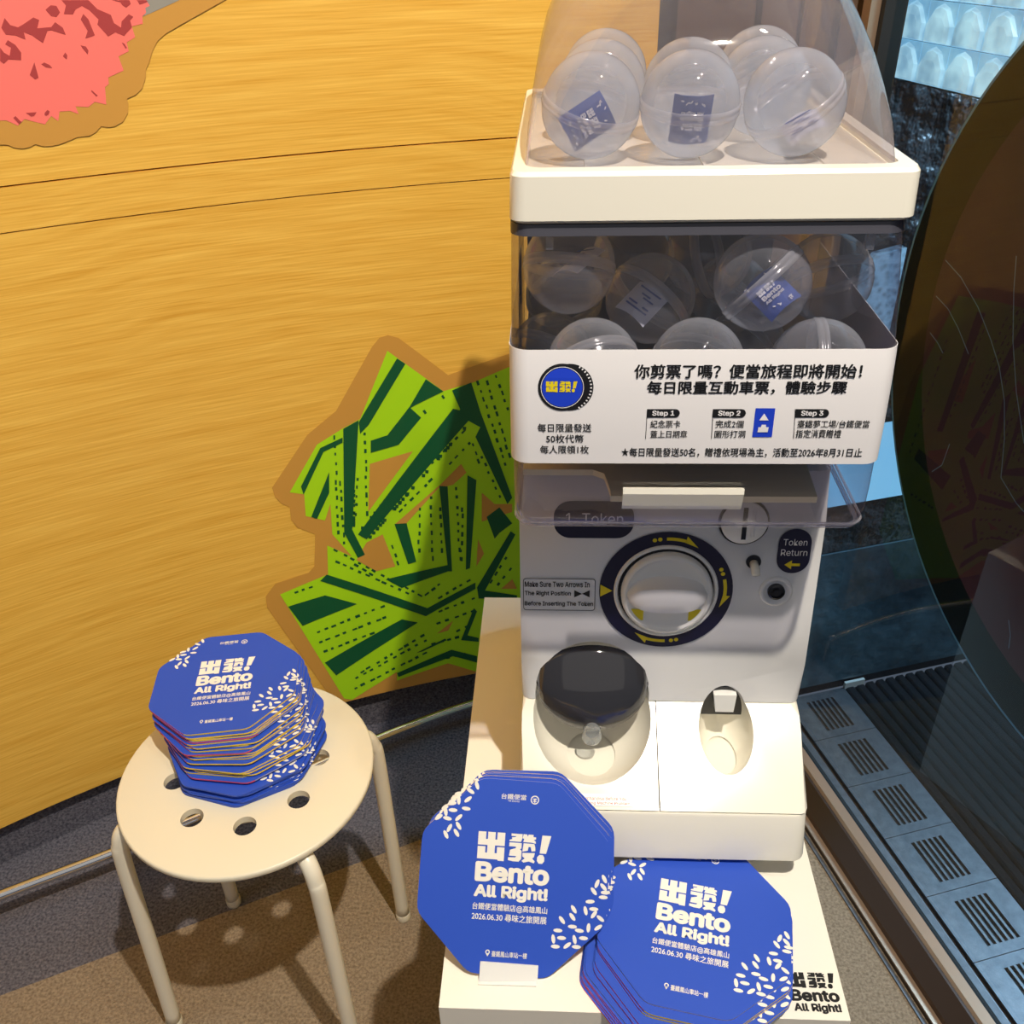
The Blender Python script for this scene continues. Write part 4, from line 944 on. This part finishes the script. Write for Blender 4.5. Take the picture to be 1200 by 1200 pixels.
ORD = ['', 'second', 'third', 'fourth', 'fifth', 'sixth', 'seventh', 'eighth', 'ninth', 'tenth', 'eleventh', 'twelfth', 'thirteenth', 'fourteenth', 'fifteenth', 'sixteenth', 'seventeenth', 'eighteenth', 'nineteenth', 'twentieth']
ORD += ['twenty-'+w for w in ('first', 'second', 'third', 'fourth', 'fifth', 'sixth', 'seventh', 'eighth', 'ninth')]
def card(M, label, group, scheme='yellow', letters=True):
    r = empty('octagonal_card'); r.matrix_world = M; tag(r, label, 'card', group)
    s = bpy.data.objects.new('card_sheet', SHM[scheme]); COL.objects.link(s); s.parent = r
    s = bpy.data.objects.new('rice_print', RM); COL.objects.link(s); s.parent = r
    if letters: s = bpy.data.objects.new('lettering', LMh); COL.objects.link(s); s.parent = r
    return r
# (1) stack on the stool
SZ = .4502
N1 = 30; zz = SZ
GS = 'blue cards stacked on the stool'
for i in range(N1):
    t = i/(N1-1)
    if i < 9: rot, cx, cy = -13+random.uniform(-3, 3)+i*.4, -.402+random.uniform(-.003, .003), .838+random.uniform(-.003, .003)
    elif i < 15: rot, cx, cy = -4+random.uniform(-4, 4), -.408+random.uniform(-.006, .006), .852+random.uniform(-.005, .005)
    else: rot, cx, cy = 2+8*(t-.5)*2+random.uniform(-3, 3), -.414-.018*(t-.5)*2+random.uniform(-.004, .004), .861+.018*(t-.5)*2+random.uniform(-.003, .003)
    if i == N1-1: rot, cx, cy = 10, -.433, .880
    tiltx = random.uniform(-.002, .002) if i < N1-1 else 0
    step = .0024 if i not in (9, 12, 15, 19) else .0038
    M = Matrix.Translation((cx, cy, zz+.0002)) @ Matrix.Rotation(R_(rot), 4, 'Z') @ Matrix.Rotation(tiltx, 4, 'X')
    zz += step
    sch = 'blue' if i < 10 else ('yellow' if i % 5 else 'pink')
    lab = 'blue octagonal card lying on top of the stack on the stool' if i == N1-1 else ('lowest blue octagonal card of the stack, flat on the stool seat' if i == 0 else 'blue octagonal card, %s from the top of the stack on the stool' % ORD[N1-1-i])
    c_ = card(M, lab, GS, sch, i == N1-1)
# (2) cards standing in a clip holder
tilt = R_(90-39); bot = Vector((-.046, .506, .503))
UPV = Vector((0, math.cos(tilt), math.sin(tilt)))
UPV = Vector((.055, math.sin(R_(39)), math.cos(R_(39)))).normalized(); XV = Vector((1, 0.02, -.03)); XV = (XV-UPV*XV.dot(UPV)).normalized()
for i in range(6):
    F = frame(bot+UPV*.092, XV, UPV); Nn = F.col[2].xyz
    off = -.0021*(5-i); dr = [(.006, .008, 2.5), (.004, .0065, -1.5), (.005, .006, 1.5), (.003, .004, -1), (.002, .003, 1), (0, 0, 0)][i]
    M = Matrix.Translation(Nn*off+XV*dr[0]+UPV*dr[1]) @ F @ Matrix.Rotation(R_(dr[2]), 4, 'Z')
    lab = 'front blue octagonal card leaning upright in the white clip holder' if i == 5 else 'blue octagonal card in the clip holder, %s counted from the front one' % ORD[5-i]
    card(M, lab, 'blue cards standing in the clip holder', 'edge' if i in (4, 2) else 'plain', i == 5)
# clip holder
hold = empty('card_holder', (-.047, .50, .5), label='small white clip holder gripping the foot of the leaning blue card', cat='holder')
F = frame(bot+UPV*.0, XV, UPV)
bm = bmesh.new()
def hb(x0, x1, y0, y1, z0, z1): box(bm, x0, x1, y0, y1, z0, z1, F)
hb(-.027, .029, -.006, .012, .0025, .0042); hb(-.027, .029, -.0032, -.0012, -.0140, .0035); hb(-.027, .029, -.0032, .05, -.0155, -.0140)
bevel_all(bm, .0006, 1)
o = obj('clip', bm, M_WHITE, hold); rooted(o, hold)
bm = bmesh.new(); box(bm, -.074, -.018, .4965, .58, .5003, .5020); rooted(obj('holder_foot', bm, M_WHITE, hold), hold)
bm = bmesh.new(); loft(bm, [[(x, .578, .502), (x, .580, .502), (x, .581, .560), (x, .579, .560)] for x in (-.074, -.018)]); rooted(obj('back_support', bm, M_WHITE, hold), hold)
# (3) fanned stack lying on the pedestal
GP = 'blue cards fanned out on the pedestal'
lay = [(.119, .526, -8, 'pink'), (.120, .527, -9, 'pink'), (.1205, .528, -7, 'pink'), (.122, .529, -9, 'pink'), (.122, .530, -8, 'pink'), (.124, .531, -8, 'plain'), (.132, .529, -9, 'pink'), (.134, .532, -10, 'yellow'), (.1365, .544, -12, 'yellow'), (.137, .545, -11, 'yellow'), (.137, .5535, -11, 'plain')]
z = PZ+.0004
for i, (x, y, r, s) in enumerate(lay):
    last = i == len(lay)-1
    M = Matrix.Translation((x, y, z)) @ Matrix.Rotation(R_(r), 4, 'Z'); z += .0022 if i not in (5, 8) else .0027
    card(M, 'top blue octagonal card of the fanned stack lying in front of the machine' if last else 'blue octagonal card of the fanned pedestal stack, %s from its top' % ORD[len(lay)-1-i], GP, s, last or i == 7)

# small print too fine to pick apart
for o in bpy.data.objects:
    if o.type == 'MESH' and o.parent and any(k in o.name for k in ('lettering', 'rice_print', 'headline', 'token_note', 'step_text', 'step_tab', 'ticket_marks', 'badge_line', 'slip_print', 'arrow', 'slot_ridge')): o['kind'] = 'stuff'

# ------------------------------------------------------------------ stool
SCX, SCY = -.395, .80
stool = empty('round_stool', (SCX, SCY, 0), label='round cream stool with holes in its seat beside the oak wall', cat='stool')
def seat_bm():
    bm = bmesh.new(); n = 72; zt_, zb_ = .45, .4405; Ro = .1575
    def circle(cx, cy, r, z, m): 
        vs = [bm.verts.new((cx+r*math.cos(2*PI*i/m), cy+r*math.sin(2*PI*i/m), z)) for i in range(m)]
        return vs, [bm.edges.new((vs[i], vs[(i+1) % m])) for i in range(m)]
    hs = [(.09*math.cos(R_(14+45*k)), .09*math.sin(R_(14+45*k))) for k in range(8)]
    tops, bots = [], []
    for z, acc in ((zt_, tops), (zb_, bots)):
        es = []
        o = circle(0, 0, Ro, z, n); acc.append(o[0]); es += o[1]
        for hx, hy in hs: o = circle(hx, hy, .0138, z, 24); acc.append(o[0]); es += o[1]
        bmesh.ops.triangle_fill(bm, use_beauty=True, use_dissolve=False, edges=es)
    for a, b in zip(tops[1:], bots[1:]):
        for i in range(len(a)): j = (i+1) % len(a); bm.faces.new((a[i], a[j], b[j], b[i]))
    prev = tops[0]
    for r, z in ((.1592, .4492), (.1602, .4475), (.1602, .4425), (.1592, .4410)):
        cur = [bm.verts.new((r*math.cos(2*PI*i/n), r*math.sin(2*PI*i/n), z)) for i in range(n)]
        for i in range(n): j = (i+1) % n; bm.faces.new((prev[i], prev[j], cur[j], cur[i]))
        prev = cur
    for i in range(n): j = (i+1) % n; bm.faces.new((prev[i], prev[j], bots[0][j], bots[0][i]))
    return bm
auto_smooth(obj('seat', seat_bm(), M_STOOL, stool), 35)
for ang, fx, fy in ((32, .149, .093), (141, -.135, .110), (209, -.163, -.090), (311, .118, -.136)):
    a = math.atan2(fy, fx); d = Vector((math.cos(a), math.sin(a), 0)); fr_ = math.hypot(fx, fy)
    pts = [d*.060+Vector((0, 0, .4285)), d*.115+Vector((0, 0, .4295)), d*.146+Vector((0, 0, .4285)), d*.160+Vector((0, 0, .4200)), d*.167+Vector((0, 0, .402)), d*.171+Vector((0, 0, .37)), d*(.171+(fr_-.171)*.5)+Vector((0, 0, .185)), d*fr_+Vector((0, 0, .004))]
    bm = bmesh.new(); tube(bm, smooth_path(pts, 6), .0105, 16); lg = obj('leg', bm, M_STEELW, stool, True)
    bm = bmesh.new(); lathe(bm, [(.0112, .0), (.0118, .003), (.0118, .014), (.0108, .016)], 16, Matrix.Translation(d*fr_), True, False); obj('foot_cap', bm, M_STOOL, lg, True)
bm = bmesh.new(); lathe(bm, [(.07, .431), (.07, .4400), (.062, .4400), (.062, .431), (.07, .431)], 32); obj('under_ring', bm, M_STOOL, stool)
